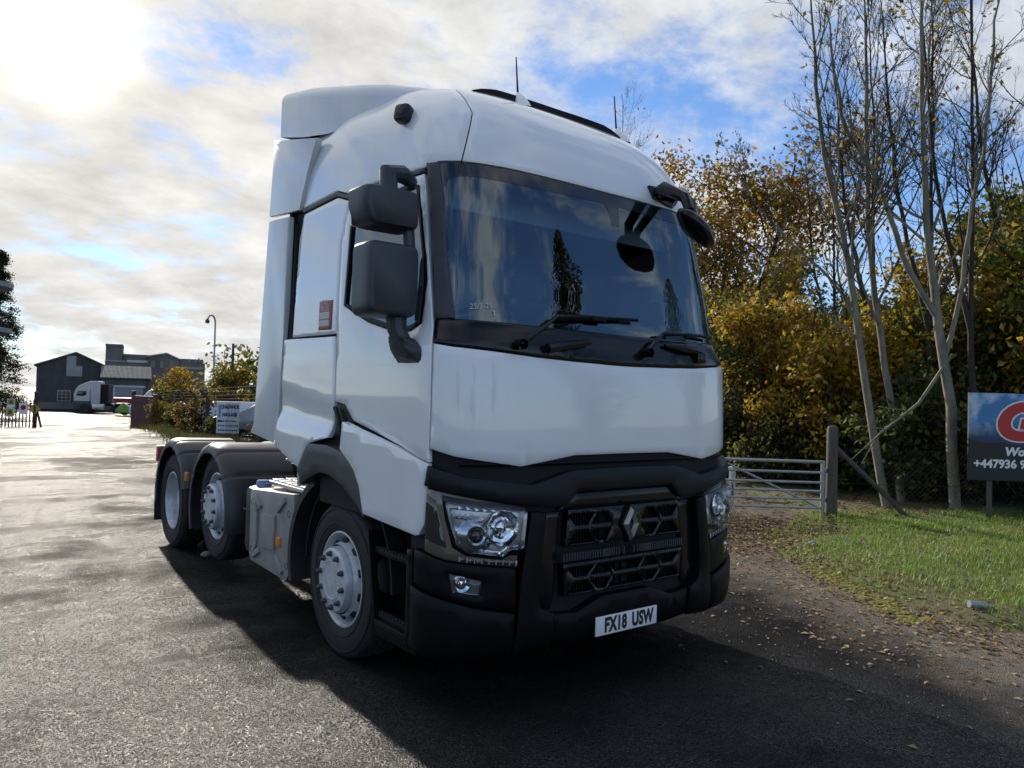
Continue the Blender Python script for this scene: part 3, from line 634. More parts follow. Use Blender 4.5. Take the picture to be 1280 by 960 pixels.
panel('bumper_centre', BK, TK, [(-.60,.50),(-.42,.486),(-.21,.552),(.21,.552),(.42,.486),(.60,.50),(.605,.325),(.4,.305),(-.4,.305),(-.605,.325)], T=BUMT, off=.02, thick=.06, bev=.012)
pl = MB(); q0 = sp(0, .383, .028, BUMT); pl.box((0, q0.y-.004, .383), (.52, .008, .111), .004); PLt = pl.build('number_plate', MT['plate'], TK)
fm = frame_mtx((0, q0.y-.0085, .383), (1, 0, 0), (0, 0, 1))
for txt, xo in (('FX18', -.098), ('USW', .132)): lettering('plate_characters', [text_mesh(txt, .112, fm@Matrix.Translation((xo, -.003, 0)), .0006, .0055, .73, spacing=1.06)], MT['ink'], PLt)
m = MB()
for x in (-.225, .24): m.lathe([(0, .006), (-.004, .005), (-.005, .0005)], 'y', (x, q0.y-.008, .385), 10)
m.build('plate_screw', MT['plate'], PLt)

# ------------------------------------------------------------------ steps, wheels, chassis
for sx in (-1, 1):
    m = MB(); m.prism([(.36, .93), (.95, .93), (.935, .86), (.80, .29), (.36, .29)], 0, sx*1.06, sx*1.02)
    m.prism([(.935, .87), (.96, .87), (.84, .28), (.80, .28)], 0, sx*1.215, sx*.95, bev=.006); m.build('step_well', BK, TK)
    for z, y0, y1, x0 in ((.755, .36, .90, 1.19), (.385, .34, .83, 1.20)):
        m = MB(); m.box((sx*(x0-.12), (y0+y1)/2, z), (.24, y1-y0, .035), .008); s0 = m.build('step', BK, TK)
        t = MB()
        for i in range(14): t.box((sx*(x0-.02), y0+.03+(y1-y0-.05)*i/13, z+.02), (.03, .012, .012))
        t.build('tread', MT['grey'], s0, kind='stuff', smooth=None)
    m = MB(); m.box((sx*1.205, .585, .325), (.03, .49, .09), .01).box((sx*1.212, .585, .345), (.03, .49, .012), .004); m.build('step_skirt', BK, TK)
def wheel(x, y, z, sx, kind):
    # x: outer sidewall plane (positive), sx: side
    c = (0, y, z); F = lambda prof: [(sx*(x+a), r) for a, r in prof]
    tyre = [(-.03, .302), (-.012, .315), (-.002, .345), (.0, .40), (-.006, .45), (-.02, .482), (-.038, .496)]
    tr = [(-.06, .500), (-.082, .501), (-.085, .488), (-.093, .488), (-.096, .502), (-.13, .503), (-.133, .489), (-.142, .489), (-.145, .503), (-.18, .503), (-.183, .489), (-.192, .489), (-.195, .502), (-.22, .501), (-.223, .488), (-.231, .488), (-.234, .500), (-.262, .496), (-.285, .48), (-.30, .43), (-.30, .36), (-.285, .302)]
    wt = MB(); wt.lathe(F(tyre+tr), 'x', c, 64)
    W = wt.build('wheel', MT['rubber'], TK, smooth=30)
    # raised rings of lettering relief on the sidewall
    r_ = MB(); r_.lathe(F([(.0, .352), (.003, .354), (.003, .362), (.0, .364)]), 'x', c, 48); r_.lathe(F([(-.004, .446), (.0, .448), (-.001, .455), (-.006, .458)]), 'x', c, 48); r_.build('sidewall_ring', MT['rubber'], W)
    if kind == 'drive':
        b = MB(); b.lathe(F([(-.035, .306), (-.018, .306), (-.016, .294), (-.03, .286), (-.10, .272), (-.22, .262), (-.235, .25), (-.232, .19), (-.20, .17), (-.205, .145), (-.12, .14), (-.10, .13), (-.10, .001)]), 'x', c, 56); rim = b.build('rim', MT['rimp'], W)
        nx = -.205
    else:
        b = MB(); b.lathe(F([(-.035, .306), (-.018, .306), (-.016, .296), (-.03, .286), (-.09, .266), (-.12, .262), (-.115, .255), (-.07, .246), (-.02, .232), (.0, .222)]), 'x', c, 56); rim = b.build('rim', MT['rimp'], W)
        hp = MB(); hp.lathe(F([(-.03, .215), (.030, .208), (.042, .202), (.046, .194), (.046, .13), (.050, .128), (.050, .118), (.047, .116), (.047, .001)]), 'x', c, 56); hp.build('hub_plate', MT['rimp'], W)
        for i in range(10):
            a = 2*PI*(i+.5)/10
            o_ = Vector((sx*(x-.040), y+.242*math.cos(a), z+.242*math.sin(a)))
            mm = Vector((sx*.9, .5*math.cos(a), .5*math.sin(a))).normalized().to_track_quat('Z', 'Y').to_matrix().to_4x4(); mm.translation = o_
            b2 = MB(); b2.lathe([(-.006, .027), (.006, .027), (.007, .001)], 'z', (0, 0, 0), 14); b2.v = [tuple(mm@Vector((v[0], v[1], v[2]))) for v in b2.v]; b2.build('hand_hole_shade', MT['dark'], rim)  # dark disc on the solid rim, its colour stands for the shaded opening
        nx = .046
    me = None
    for i in range(10):
        a = 2*PI*(i+.3)/10
        if me is None:
            b = MB(); b.lathe([(sx*.0, .019), (sx*.012, .019), (sx*.014, .015), (sx*.026, .014), (sx*.033, .009), (sx*.034, .0005)], 'x', (0, 0, 0), 10); o = b.build('wheel_nut', MT['steel'], W); me = o.data
        else: o = link('wheel_nut', me, None, W)
        o.location = (sx*(x+nx), y+.1675*math.cos(a), z+.1675*math.sin(a))
    return W
for sx in (-1, 1):
    wheel(1.205, 1.351, .492, sx, 'steer'); wheel(1.20, 4.008, .625, sx, 'steer'); wheel(1.205, 5.54, .492, sx, 'drive')
    m = MB(); m.lathe([(sx*(.87+a), r) for a, r in [(-.03, .30), (0, .36), (0, .42), (-.04, .496), (-.26, .496), (-.3, .4), (-.28, .3)]], 'x', (0, 5.54, .492), 48); m.build('inner_wheel', MT['rubber'], TK)
m = MB()
for x in (-.42, .42): m.box((x, 3.9, .86), (.09, 5.0, .26))
for y in (1.6, 3.0, 4.7, 6.2): m.box((0, y, .86), (.8, .12, .2))
for y, z in ((1.35, .46), (4.0, .6), (5.54, .49)): m.tube([(-1.0, y, z), (1.0, y, z)], .09, 12)
m.tube([(0, 5.2, .5), (0, 5.54, .49), (0, 5.9, .5)], [.1, .28, .1], 14); m.build('chassis', MT['grey'], TK)
m = MB(); m.box((0, 1.3, .66), (1.5, 2.3, .62), .08).box((0, .45, .52), (2.1, .5, .36), .05).box((0, 2.9, .62), (1.2, 1.0, .5), .08); m.build('underbody_block', MT['dark'], TK)  # unseen engine mass, boxes added to block sunlight passing under the truck
m = MB(); m.prism([(-.45, 4.75), (.45, 4.75), (.45, 5.2), (.12, 5.75), (-.12, 5.75), (-.45, 5.2)], 2, 1.10, 1.05); m.lathe([(1.02, .5), (1.11, .5), (1.12, .1)], 'z', (0, 4.95, 0), 30); m.build('fifth_wheel', MT['steel'], TK)
m = MB(); m.prism([(3.05, 1.22), (3.38, 1.25), (3.40, 1.10), (3.30, 1.02), (3.02, 1.02)], 0, -.62, -.40, bev=.015); m.box((-.30, 3.3, 1.12), (.5, .05, .04), .01).box((-.1, 3.15, 1.16), (.5, .3, .03), .01).build('catwalk_box', BK, TK)
m = MB(); m.box((-.2, 2.95, 1.10), (1.3, .55, .03), .006)
for i in range(8): m.box((-.2, 2.72+i*.065, 1.12), (1.3, .015, .015))
m.build('catwalk', MT['alu'], TK)
m = MB()
for i, x in enumerate((-.30, -.18, -.06)):
    pts = [(x, 2.52, 2.2+.06*i)]+[(x+.05*math.cos(t*9), 2.58+.06*math.sin(t*9)+t*.1, 2.15-t*.9) for t in np.linspace(0, 1, 40)]
    m.tube(pts, .012, 6)
m.build('air_line', MT['red'], TK)
m = MB(); m.tube([(-.9, 2.95, 1.42), (-.75, 3.0, 1.36), (-.62, 3.1, 1.30), (-.55, 3.2, 1.24)], .018, 8); m.build('hose', BK, TK)
m = MB(); m.box((0, 2.43, 1.62), (2.3, .06, .5)); m.build('cab_rear_panel', MT['dark'], TK)
# fuel tank and its cover
for sx in (-1, 1):
    m = MB(); m.box((sx*.93, 2.60, .62), (.54, .78, .58), .05); ft = m.build('fuel_tank', MT['tank'], TK)
    m = MB(); m.prism([(2.20, .305), (2.10, .40), (2.07, .90), (2.09, .955), (2.97, .90), (2.995, .86), (2.99, .37), (2.94, .325)], 0, sx*1.225, sx*1.17, bev=.016)
    tc_ = m.build('tank_cover', MT['tank'], ft)
    m = MB(); X = sx*1.224
    def bar(y0, z0, y1, z1, w=.022):
        d_ = Vector((0, y1-y0, z1-z0)); n_ = Vector((0, -d_.z, d_.y)).normalized()*w
        m.prism([(y0+n_.y, z0+n_.z), (y1+n_.y, z1+n_.z), (y1-n_.y, z1-n_.z), (y0-n_.y, z0-n_.z)], 0, X+sx*.022, X-sx*.005, bev=.006)
    m.prism([(2.40, .50), (2.40, .76), (2.68, .74), (2.68, .48)], 0, X+sx*.024, X-sx*.005, bev=.008)
    for a in ((2.36, .80, 2.22, .90), (2.72, .78, 2.86, .86), (2.36, .46, 2.24, .36), (2.72, .45, 2.86, .38), (2.80, .74, 2.80, .50), (2.86, .84, 2.80, .74), (2.86, .40, 2.80, .50)): bar(*a)
    m.build('pressed_rib', MT['tank'], tc_)
    m = MB()
    for y, z in ((2.16, .80), (2.18, .42), (2.93, .80), (2.93, .42)): m.lathe([(X, .026), (X+sx*.004, .024), (X-sx*.006, .016), (X-sx*.006, .001)], 'x', (0, y, z), 14)
    m.build('bolt_recess', MT['dark'], tc_)
    m = MB(); m.box((sx*1.232, 2.33, .575), (.02, .085, .07), .008); m.build('side_marker', MT['amber'], tc_)
    m = MB(); m.box((sx*.96, 3.12, .62), (.46, .26, .56), .07).box((sx*.96, 3.12, .70), (.47, .27, .012), .003); ab = m.build('adblue_tank', MT['mud'], TK)
    m = MB(); m.lathe([(-.03, .045), (-.02, .062), (.02, .062), (.032, .055), (.034, .001)], 'z', (sx*1.10, 3.03, .925), 20); m.build('filler_cap', MT['blue'], ab)
    m = MB(); m.box((sx*.88, 2.53, .955), (.46, .74, .03), .008); tp_ = m.build('top_step', MT['alu'], TK)
    m = MB()
    for i in range(4):
        for j in range(5): m.box((sx*(.72+i*.11), 2.24+j*.145, .975), (.085, .10, .02), .006)
    m.build('tread', MT['alu'], tp_, smooth=None)
    # quarter mudguard behind the front wheel
    m = MB(); arc = []
    for a in np.linspace(R(-18), R(62), 14): arc.append((1.36+.73*math.cos(a), .53+.60*math.sin(a)))
    out = [(y+.05*math.cos(a), z+.05*math.sin(a)) for (y, z), a in zip(arc, np.linspace(R(-18), R(62), 14))]
    m.prism(arc+out[::-1], 0, sx*1.235, sx*.80); m.build('front_mudguard', MT['mud'], TK)
    # wheel well lining over the front wheel
    m = MB(); arc = [(1.36+.62*math.cos(a), .52+.62*math.sin(a)) for a in np.linspace(R(0), R(180), 20)]; out = [(1.36+(y-1.36)*1.03, .52+(z-.52)*1.03) for y, z in arc]
    m.prism(arc+out[::-1], 0, sx*1.16, sx*.70); m.build('wheel_well', MT['dark'], TK)
    for yc, zc, rr, a0, a1 in ((4.09, .575, .615, -26, 192), (5.46, .535, .62, -10, 165)):
        n = 140; vs = []; fs = []
        for i, a in enumerate(np.linspace(R(a0), R(a1), n)):
            bump = .0 if i % 18 in (0, 1) and 25 < i < 122 else .013
            r1 = rr+bump; cy, cz = math.cos(a), math.sin(a)
            for x_, r_ in ((.62, r1-.01), (1.10, r1), (1.19, r1-.004), (1.235, r1-.025), (1.255, r1-.06), (1.252, r1-.095), (1.235, r1-.095), (1.22, r1-.035), (.62, r1-.03)):
                vs.append((sx*x_, yc+r_*cy, zc+r_*cz))
        k = 9; fs = [(i*k+j, i*k+j+1, (i+1)*k+j+1, (i+1)*k+j) for i in range(n-1) for j in range(k-1)]+[tuple(range(k)), tuple(range((n-1)*k, n*k))]
        m = MB(); m.add(vs, fs); mg = m.build('mudguard', MT['mud'], TK, smooth=70)
        m = MB()
        for i in (2, 3, 4):
            a = R(a0)+(R(a1)-R(a0))*(i*.1+.07); m.box((sx*1.13, yc+(rr+.014)*math.cos(a), zc+(rr+.014)*math.sin(a)), (.12, .03, .012), .004)
        m.build('clip', MT['dark'], mg)
    m = MB(); m.box((sx*1.0, 6.06, .42), (.50, .025, .42), .005).build('mudflap', MT['rubber'], TK)
    m = MB(); m.box((sx*1.245, 4.80, .82), (.03, .06, .09), .008).build('side_marker', MT['amber'], TK)
    m = MB(); m.box((sx*1.0, 6.2, .95), (.42, .08, .18), .01).build('tail_lamp', MT['red'], TK)
# ------------------------------------------------------------------ ground
def smooth01(x): x = np.clip(x, 0, 1); return x*x*(3-2*x)
def asphalt():
    m = bpy.data.materials.new('wet_asphalt'); m.use_nodes = True; T = m.node_tree; n = T.nodes; l = T.links; b = n['Principled BSDF']
    tcn = n.new('ShaderNodeTexCoord'); ob = tcn.outputs['Object']
    def noise(scale, det=5, rough=.6, dist=0, vec=None):
        t = n.new('ShaderNodeTexNoise'); t.inputs['Scale'].default_value = scale; t.inputs['Detail'].default_value = det; t.inputs['Roughness'].default_value = rough; t.inputs['Distortion'].default_value = dist
        l.new(vec or ob, t.inputs[0]); return t.outputs[0]
    def mth(op, a, b_=None, cl=False):
        q = n.new('ShaderNodeMath'); q.operation = op; q.use_clamp = cl
        for i, v in enumerate((a, b_)):
            if v is None: continue
            if isinstance(v, (int, float)): q.inputs[i].default_value = v
            else: l.new(v, q.inputs[i])
        return q.outputs[0]
    def mrange(v, a, b_, c=0, d=1):
        q = n.new('ShaderNodeMapRange'); q.interpolation_type = 'SMOOTHSTEP'; l.new(v, q.inputs[0])
        for i, x in zip((1, 2, 3, 4), (a, b_, c, d)): q.inputs[i].default_value = x
        return q.outputs[0]
    def mix(f, a, b_):
        q = n.new('ShaderNodeMix'); q.data_type = 'RGBA'; l.new(f, q.inputs[0])
        for i, v in ((6, a), (7, b_)):
            if isinstance(v, tuple): q.inputs[i].default_value = (*v, 1)
            else: l.new(v, q.inputs[i])
        return q.outputs[2]
    sp_ = n.new('ShaderNodeSeparateXYZ'); l.new(ob, sp_.inputs[0]); X, Y = sp_.outputs[0], sp_.outputs[1]
    d = mth('ADD', mth('MULTIPLY', mth('SUBTRACT', X, 1.35), .92), mth('MULTIPLY', mth('ADD', Y, 1.8), -.36))
    d = mth('ADD', d, mth('MULTIPLY', mth('SUBTRACT', noise(1.6, 7, .7), .5), 1.5))
    dirt_sunlit = mrange(d, -.15, .85)  # gravelly dirt, its edge pushed out to paint the sunlit tarmac paler too
    ag = noise(230, 3, .7); big = noise(.35, 5, .6, .6); med = noise(2.2, 6, .65)
    base = mix(mrange(ag, .35, .7), (.007, .007, .0075), (.026, .0255, .0245))
    base = mix(mrange(big, .4, .7), base, (.013, .013, .013))
    dcol = mix(mrange(noise(45, 5, .7), .35, .68), (.11, .093, .073), (.26, .22, .175))
    dcol = mix(mrange(med, .45, .62), dcol, (.125, .112, .10))
    l.new(mix(dirt_sunlit, base, dcol), b.inputs['Base Color'])
    stv = n.new('ShaderNodeMapping'); stv.inputs['Scale'].default_value = (.22, 1.5, 1); stv.inputs['Rotation'].default_value = (0, 0, .35); l.new(ob, stv.inputs[0])
    streak = noise(.9, 6, .65, .5, stv.outputs[0])
    wet = mrange(mth('ADD', mth('ADD', mth('MULTIPLY', big, .46), mth('MULTIPLY', med, .28)), mth('MULTIPLY', streak, .26)), .41, .57)
    ro = mth('ADD', mth('MULTIPLY', wet, -.19), .37)
    ro = mth('ADD', ro, mth('MULTIPLY', dirt_sunlit, .38), True)
    l.new(ro, b.inputs['Roughness'])
    l.new(mth('SUBTRACT', .20, mth('MULTIPLY', dirt_sunlit, .1)), b.inputs['Specular IOR Level'])
    v = n.new('ShaderNodeTexVoronoi'); v.inputs['Scale'].default_value = 105; l.new(ob, v.inputs[0])
    h = mth('ADD', mth('MULTIPLY', v.outputs[0], .7), mth('MULTIPLY', noise(80, 4, .7), .9))
    bp = n.new('ShaderNodeBump'); bp.inputs['Strength'].default_value = 1.0; bp.inputs['Distance'].default_value = .0065; l.new(h, bp.inputs['Height'])
    b2 = n.new('ShaderNodeBump'); b2.inputs['Strength'].default_value = .10; b2.inputs['Distance'].default_value = .03; l.new(med, b2.inputs['Height']); l.new(bp.outputs[0], b2.inputs['Normal'])
    l.new(b2.outputs[0], b.inputs['Normal'])
    b.inputs['Specular IOR Level'].default_value = 0
    for lk in list(b.inputs['Specular IOR Level'].links): l.remove(lk)
    gl_ = n.new('ShaderNodeBsdfGlossy'); l.new(ro, gl_.inputs['Roughness']); l.new(b2.outputs[0], gl_.inputs['Normal'])
    fr = n.new('ShaderNodeFresnel'); fr.inputs[0].default_value = 1.46
    # the coarse stones shade one another at grazing angles, so the film of water never mirrors fully
    fac = mth('MULTIPLY', mth('MINIMUM', fr.outputs[0], .085), mth('ADD', mth('MULTIPLY', wet, .95), .22))
    def cells(sc_, lo, hi):
        vv = n.new('ShaderNodeTexVoronoi'); vv.inputs['Scale'].default_value = sc_; l.new(ob, vv.inputs[0]); ss_ = n.new('ShaderNodeSeparateColor'); l.new(vv.outputs['Color'], ss_.inputs[0]); return mth('ADD', mth('MULTIPLY', mth('POWER', ss_.outputs[0], 2.0), hi-lo), lo)
    fac = mth('MULTIPLY', fac, mth('MULTIPLY', cells(170, .34, 2.2), cells(60, .82, 1.35)))
    fac = mth('MULTIPLY', fac, mth('SUBTRACT', 1.0, mth('MULTIPLY', dirt_sunlit, .8)))
    ms = n.new('ShaderNodeMixShader'); l.new(fac, ms.inputs[0]); l.new(b.outputs[0], ms.inputs[1]); l.new(gl_.outputs[0], ms.inputs[2]); l.new(ms.outputs[0], n['Material Output'].inputs[0]); return m
ys = np.concatenate([np.linspace(-120, -12, 10), np.linspace(-10, 22, 17), np.linspace(24, 64, 21), np.linspace(70, 160, 16), [220, 400, 900, 2500]])
xs = np.concatenate([[-2500, -600, -150, -60], np.linspace(-30, 60, 31), [150, 600, 2500]])
A, B = np.meshgrid(xs, ys); V = np.stack([A, B, np.interp(B, [22, 26, 35, 43, 46, 60, 95, 140], [0, -.13, -.2, -.5, -.6, -.8, -1.1, -1.2])], -1).reshape(-1, 3)
k = len(xs); Q = [(i*k+j, i*k+j+1, (i+1)*k+j+1, (i+1)*k+j) for i in range(len(ys)-1) for j in range(k-1)]
np_mesh('road', V, Q, asphalt(), kind='structure', smooth=True)
# grass verge rising gently from the edge of the road
VB = [(7.3, 3.5), (6.4, 3.1), (5.25, 2.75), (4.45, 2.1), (4.05, 1.5), (3.65, .7), (3.18, -.18), (2.95, -.75), (3.25, -1.25), (4.3, -2.4), (6.5, -4.8), (10, -8.2), (16, -13.5), (26, -21), (70, -45), (70, 60), (34, 40), (16, 14), (9.5, 6.2)]
VBn = np.array(VB)
def sdist(P):
    d = np.full(len(P), 1e9)
    for i in range(len(VB)):
        a = VBn[i]; b = VBn[(i+1) % len(VB)]; ab = b-a; t = np.clip(((P-a)@ab)/(ab@ab), 0, 1); d = np.minimum(d, np.hypot(*(P-(a+t[:, None]*ab)).T))
    return np.where(pip(P, VB), d, -d)
def lump(x, y): return .5*np.sin(x*2.1+1.3*np.sin(y*1.7))+.5*np.sin(y*2.7+1.1*np.sin(x*1.3+2))
def vz(P):
    d = sdist(P); return np.where(d > 0, -.02+.10*smooth01(d/.7)+.06*smooth01((d-1)/3)+.22*smooth01((P[:, 0]-9.0-.6*(P[:, 1]-1.5))/4)*smooth01(d/2)+.018*lump(P[:, 0]*1.5, P[:, 1]*1.5)*smooth01(d), -.06)
gx = np.concatenate([np.arange(2.4, 14, .14), np.arange(14, 70, 2.0)]); gy = np.concatenate([np.arange(-45, -9, 2.0), np.arange(-9, 9, .14), np.arange(9, 60, 2.5)])
A, B = np.meshgrid(gx, gy); P = np.stack([A.ravel(), B.ravel()], 1); Zv = vz(P); inside = sdist(P) > -.3
V = np.column_stack([P, Zv]); k = len(gx)
I = np.arange(len(P)).reshape(len(gy), k); Qs = np.stack([I[:-1, :-1], I[:-1, 1:], I[1:, 1:], I[1:, :-1]], -1).reshape(-1, 4); Qs = Qs[inside[Qs].all(1)]
np_mesh('grass_verge', V, Qs, mat('turf_soil', (.075, .095, .026), .95, col2=(.085, .07, .032), nscale=3, bump=.5, bscale=25), kind='structure', smooth=True)

def leaf_quads(C, size, flat=0.0, aspect=.55, fold=.25):
    N_ = len(C); u = rng.normal(size=(N_, 3)); u[:, 2] *= (1-flat); u /= np.linalg.norm(u, axis=1)[:, None]
    w_ = rng.normal(size=(N_, 3)); 
    if flat: w_ = w_*(1-flat)+np.array([0, 0, 1.])*flat*2
    v = np.cross(w_, u); v /= np.linalg.norm(v, axis=1)[:, None]+1e-9; nn = np.cross(u, v)
    sz = size*rng.uniform(.6, 1.3, N_)[:, None]
    a = C+u*sz; b = C+v*sz*aspect+nn*sz*fold; c = C-u*sz; d = C-v*sz*aspect+nn*sz*fold
    V = np.stack([a, b, c, d], 1).reshape(-1, 3); return V, np.arange(len(V)).reshape(-1, 4)
# fence line of the wood, used for where the mown grass stops
FL0, FLd = np.array([7.43, 2.87]), np.array([.77, -.64])
def behind(P): return (P[:, 0]-FL0[0])*.64+(P[:, 1]-FL0[1])*.77    # >0 inside the wood
# blades of grass
def grass(n, x0, x1, y0, y1, hmin, hmax, wdt, name, m, dens_far=True, edge=.05):
    P = np.stack([rng.uniform(x0, x1, n), rng.uniform(y0, y1, n)], 1)
    d = sdist(P); clump = lump(P[:, 0]*.9+3, P[:, 1]*.9); bh = behind(P)
    keep = (d > edge+.12*np.maximum(0, lump(P[:, 0]*2.2, P[:, 1]*2.2))) & (bh < .25+.3*rng.random(n)) & (rng.random(n) < .62+.45*clump+.5*smooth01(d-.3))
    P = P[keep]; d = d[keep]; z = vz(P)-.005; N_ = len(P)
    h = rng.uniform(hmin, hmax, N_)*(.55+.45*smooth01(d/.6))*(1+.35*lump(P[:, 0]*1.7, P[:, 1]*1.9)); az = rng.uniform(0, 2*PI, N_); lean = rng.uniform(.1, .9, N_)*h
    dx, dy = np.cos(az), np.sin(az); ww = wdt*rng.uniform(.7, 1.3, N_)
    b0 = np.column_stack([P[:, 0]-dy*ww, P[:, 1]+dx*ww, z]); b1 = np.column_stack([P[:, 0]+dy*ww, P[:, 1]-dx*ww, z])
    m0 = np.column_stack([P[:, 0]-dy*ww*.7+dx*lean*.35, P[:, 1]+dx*ww*.7+dy*lean*.35, z+h*.6]); m1 = np.column_stack([P[:, 0]+dy*ww*.7+dx*lean*.35, P[:, 1]-dx*ww*.7+dy*lean*.35, z+h*.6])
    t = np.column_stack([P[:, 0]+dx*lean, P[:, 1]+dy*lean, z+h])
    V = np.stack([b0, b1, m1, m0, t], 1).reshape(-1, 3); i = np.arange(N_)*5
    Q = np.concatenate([np.stack([i, i+1, i+2, i+3], 1), np.stack([i+3, i+2, i+4, i+4], 1)])
    # second faces are triangles: build as two meshes in one via degenerate-free lists
    me = bpy.data.meshes.new(name); me.vertices.add(len(V)); me.vertices.foreach_set('co', V.astype(np.float32).ravel())
    q4 = np.stack([i, i+1, i+2, i+3], 1).ravel(); q3 = np.stack([i+3, i+2, i+4], 1).ravel()
    me.loops.add(len(q4)+len(q3)); me.loops.foreach_set('vertex_index', np.concatenate([q4, q3]).astype(np.int32)); me.polygons.add(2*N_)
    me.polygons.foreach_set('loop_start', np.concatenate([np.arange(N_)*4, len(q4)+np.arange(N_)*3]).astype(np.int32)); me.update(calc_edges=True)
    return link(name, me, m, None, 'stuff')
grass_m = mat('grass_blade', (.19, .30, .036), .5, island=.5, transl=.4, col2=(.27, .29, .06), nscale=.9, nlo=.45, nhi=.7)
tag(grass(150000, 2.7, 13, -5, 4.2, .032, .075, .003, 'grass', grass_m))
# fallen leaves on the apron and verge
def scatter_leaves(n, gen, size, name, m, zf):
    P = gen(n); z = zf(P); C = np.column_stack([P, z+size*.22]); V, Q = leaf_quads(C, size, flat=.8, aspect=.6, fold=.3); return np_mesh(name, V, Q, m, None, 'stuff')
leafm = [mat('dead_leaf_brown', (.13, .075, .035), .8, island=.6, transl=.2), mat('dead_leaf_pale', (.34, .25, .13), .75, island=.5, transl=.2), mat('dead_leaf_yellow', (.42, .27, .04), .7, island=.4, transl=.2)]
def gen_edge(spread, off):
    def g(n):
        seg = np.array([(6.6, 3.6), (6.0, 3.2), (5.4, 2.7), (4.7, 1.9), (4.3, 1.3), (3.8, .55), (3.2, -.25), (2.95, -.8), (3.3, -1.4), (4.4, -2.6), (6.5, -4.9)])
        t = rng.random(n)**1.3*(len(seg)-1.001); i = t.astype(int); f = (t-i)[:, None]; P = seg[i]*(1-f)+seg[i+1]*f
        return P+rng.normal(size=(n, 2))*spread+np.array(off)
    return g
def gen_box(x0, x1, y0, y1): return lambda n: np.stack([rng.uniform(x0, x1, n), rng.uniform(y0, y1, n)], 1)
gz = lambda P: np.maximum(vz(P), 0.0)
scatter_leaves(1300, gen_edge(.28, (-.08, 0)), .026, 'fallen_leaves', leafm[0], gz); scatter_leaves(800, gen_edge(.35, (-.1, 0)), .024, 'fallen_leaves', leafm[1], gz)
scatter_leaves(1500, gen_edge(.6, (-.6, .35)), .017, 'fallen_leaves', leafm[0], gz)
scatter_leaves(1000, gen_edge(.7, (-.5, .2)), .024, 'fallen_leaves', leafm[1], gz); scatter_leaves(90, gen_edge(.5, (-.3, 0)), .026, 'fallen_leaves', leafm[2], gz)
scatter_leaves(1500, gen_box(3.2, 12, -3, 3.5), .028, 'fallen_leaves', leafm[0], lambda P: gz(P)+.03); scatter_leaves(500, gen_box(3.2, 12, -3, 3.5), .026, 'fallen_leaves', leafm[1], lambda P: gz(P)+.03)
scatter_leaves(1500, lambda n: gen_box(3.9, 6.3, 1.9, 4.2)(n), .030, 'fallen_leaves', leafm[0], gz); scatter_leaves(900, lambda n: gen_box(3.9, 6.3, 1.9, 4.2)(n), .028, 'fallen_leaves', leafm[1], gz)
scatter_leaves(9000, gen_box(5, 22, 2, 16), .05, 'fallen_leaves', leafm[0], lambda P: np.maximum(vz(P), .005)+.01)
# loose grit on the apron
def grit(n, size):
    P = gen_edge(.75, (-.75, .3))(n); P = P[sdist(P) < .15]; n = len(P); s = size*rng.uniform(.4, 1.4, n)
    o = np.array([(1, 0, 0), (0, 1, 0), (-1, 0, 0), (0, -1, 0), (0, 0, .8), (0, 0, -.5)]); V = (np.column_stack([P, s*.3])[:, None]+o[None]*s[:, None, None]*rng.uniform(.7, 1.3, (n, 6, 1))).reshape(-1, 3)
    f = np.array([(0, 1, 4), (1, 2, 4), (2, 3, 4), (3, 0, 4)]); return np_mesh('grit', V, (np.arange(n)*6)[:, None, None].repeat(4, 1).reshape(-1, 1)+np.tile(f, (n, 1)), mat('stone_grit', (.20, .18, .155), .85, island=.5), None, 'stuff')
grit(2600, .006); 
# moss between the strips of grass
def blob(name, pts, z, m, kind='stuff', h=.012):
    pr = MB(); n_ = len(pts); c = np.mean(pts, 0); vs = [(x, y, z) for x, y in pts]+[(c[0]+(x-c[0])*.8, c[1]+(y-c[1])*.8, z+h) for x, y in pts]
    pr.add(vs, [(i, (i+1) % n_, n_+(i+1) % n_, n_+i) for i in range(n_)]+[tuple(range(n_, 2*n_))]); return pr.build(name, m, None, 60, kind)
mossm = mat('moss', (.20, .19, .012), .95, col2=(.09, .085, .02), nscale=9, bump=.8, bscale=60)
V = []; Q = []
for i in range(420):
    t_ = rng.random(); c = np.array([2.95, -.45])*(1-t_)+np.array([4.0, 1.15])*t_+rng.normal(size=2)*np.array([.10, .06]); r_ = rng.uniform(.012, .05); b_ = len(V); k_ = 7
    ring = [(c[0]+r_*rng.uniform(.6, 1.3)*math.cos(a), c[1]+r_*rng.uniform(.6, 1.3)*math.sin(a)) for a in np.linspace(0, 2*PI, k_, endpoint=False)]
    hz = .003+.010*rng.random(); V += [(x, y, .001) for x, y in ring]+[(c[0]+(x-c[0])*.6, c[1]+(y-c[1])*.6, hz) for x, y in ring]
    V += [(c[0], c[1], hz+.003)]
    Q += [(b_+j, b_+(j+1) % k_, b_+k_+(j+1) % k_, b_+k_+j) for j in range(k_)]+[(b_+k_+j, b_+k_+(j+1) % k_, b_+2*k_) for j in range(k_)]
mm_ = MB(); mm_.add(V, Q); mm_.build('moss', mossm, None, 60, 'stuff')
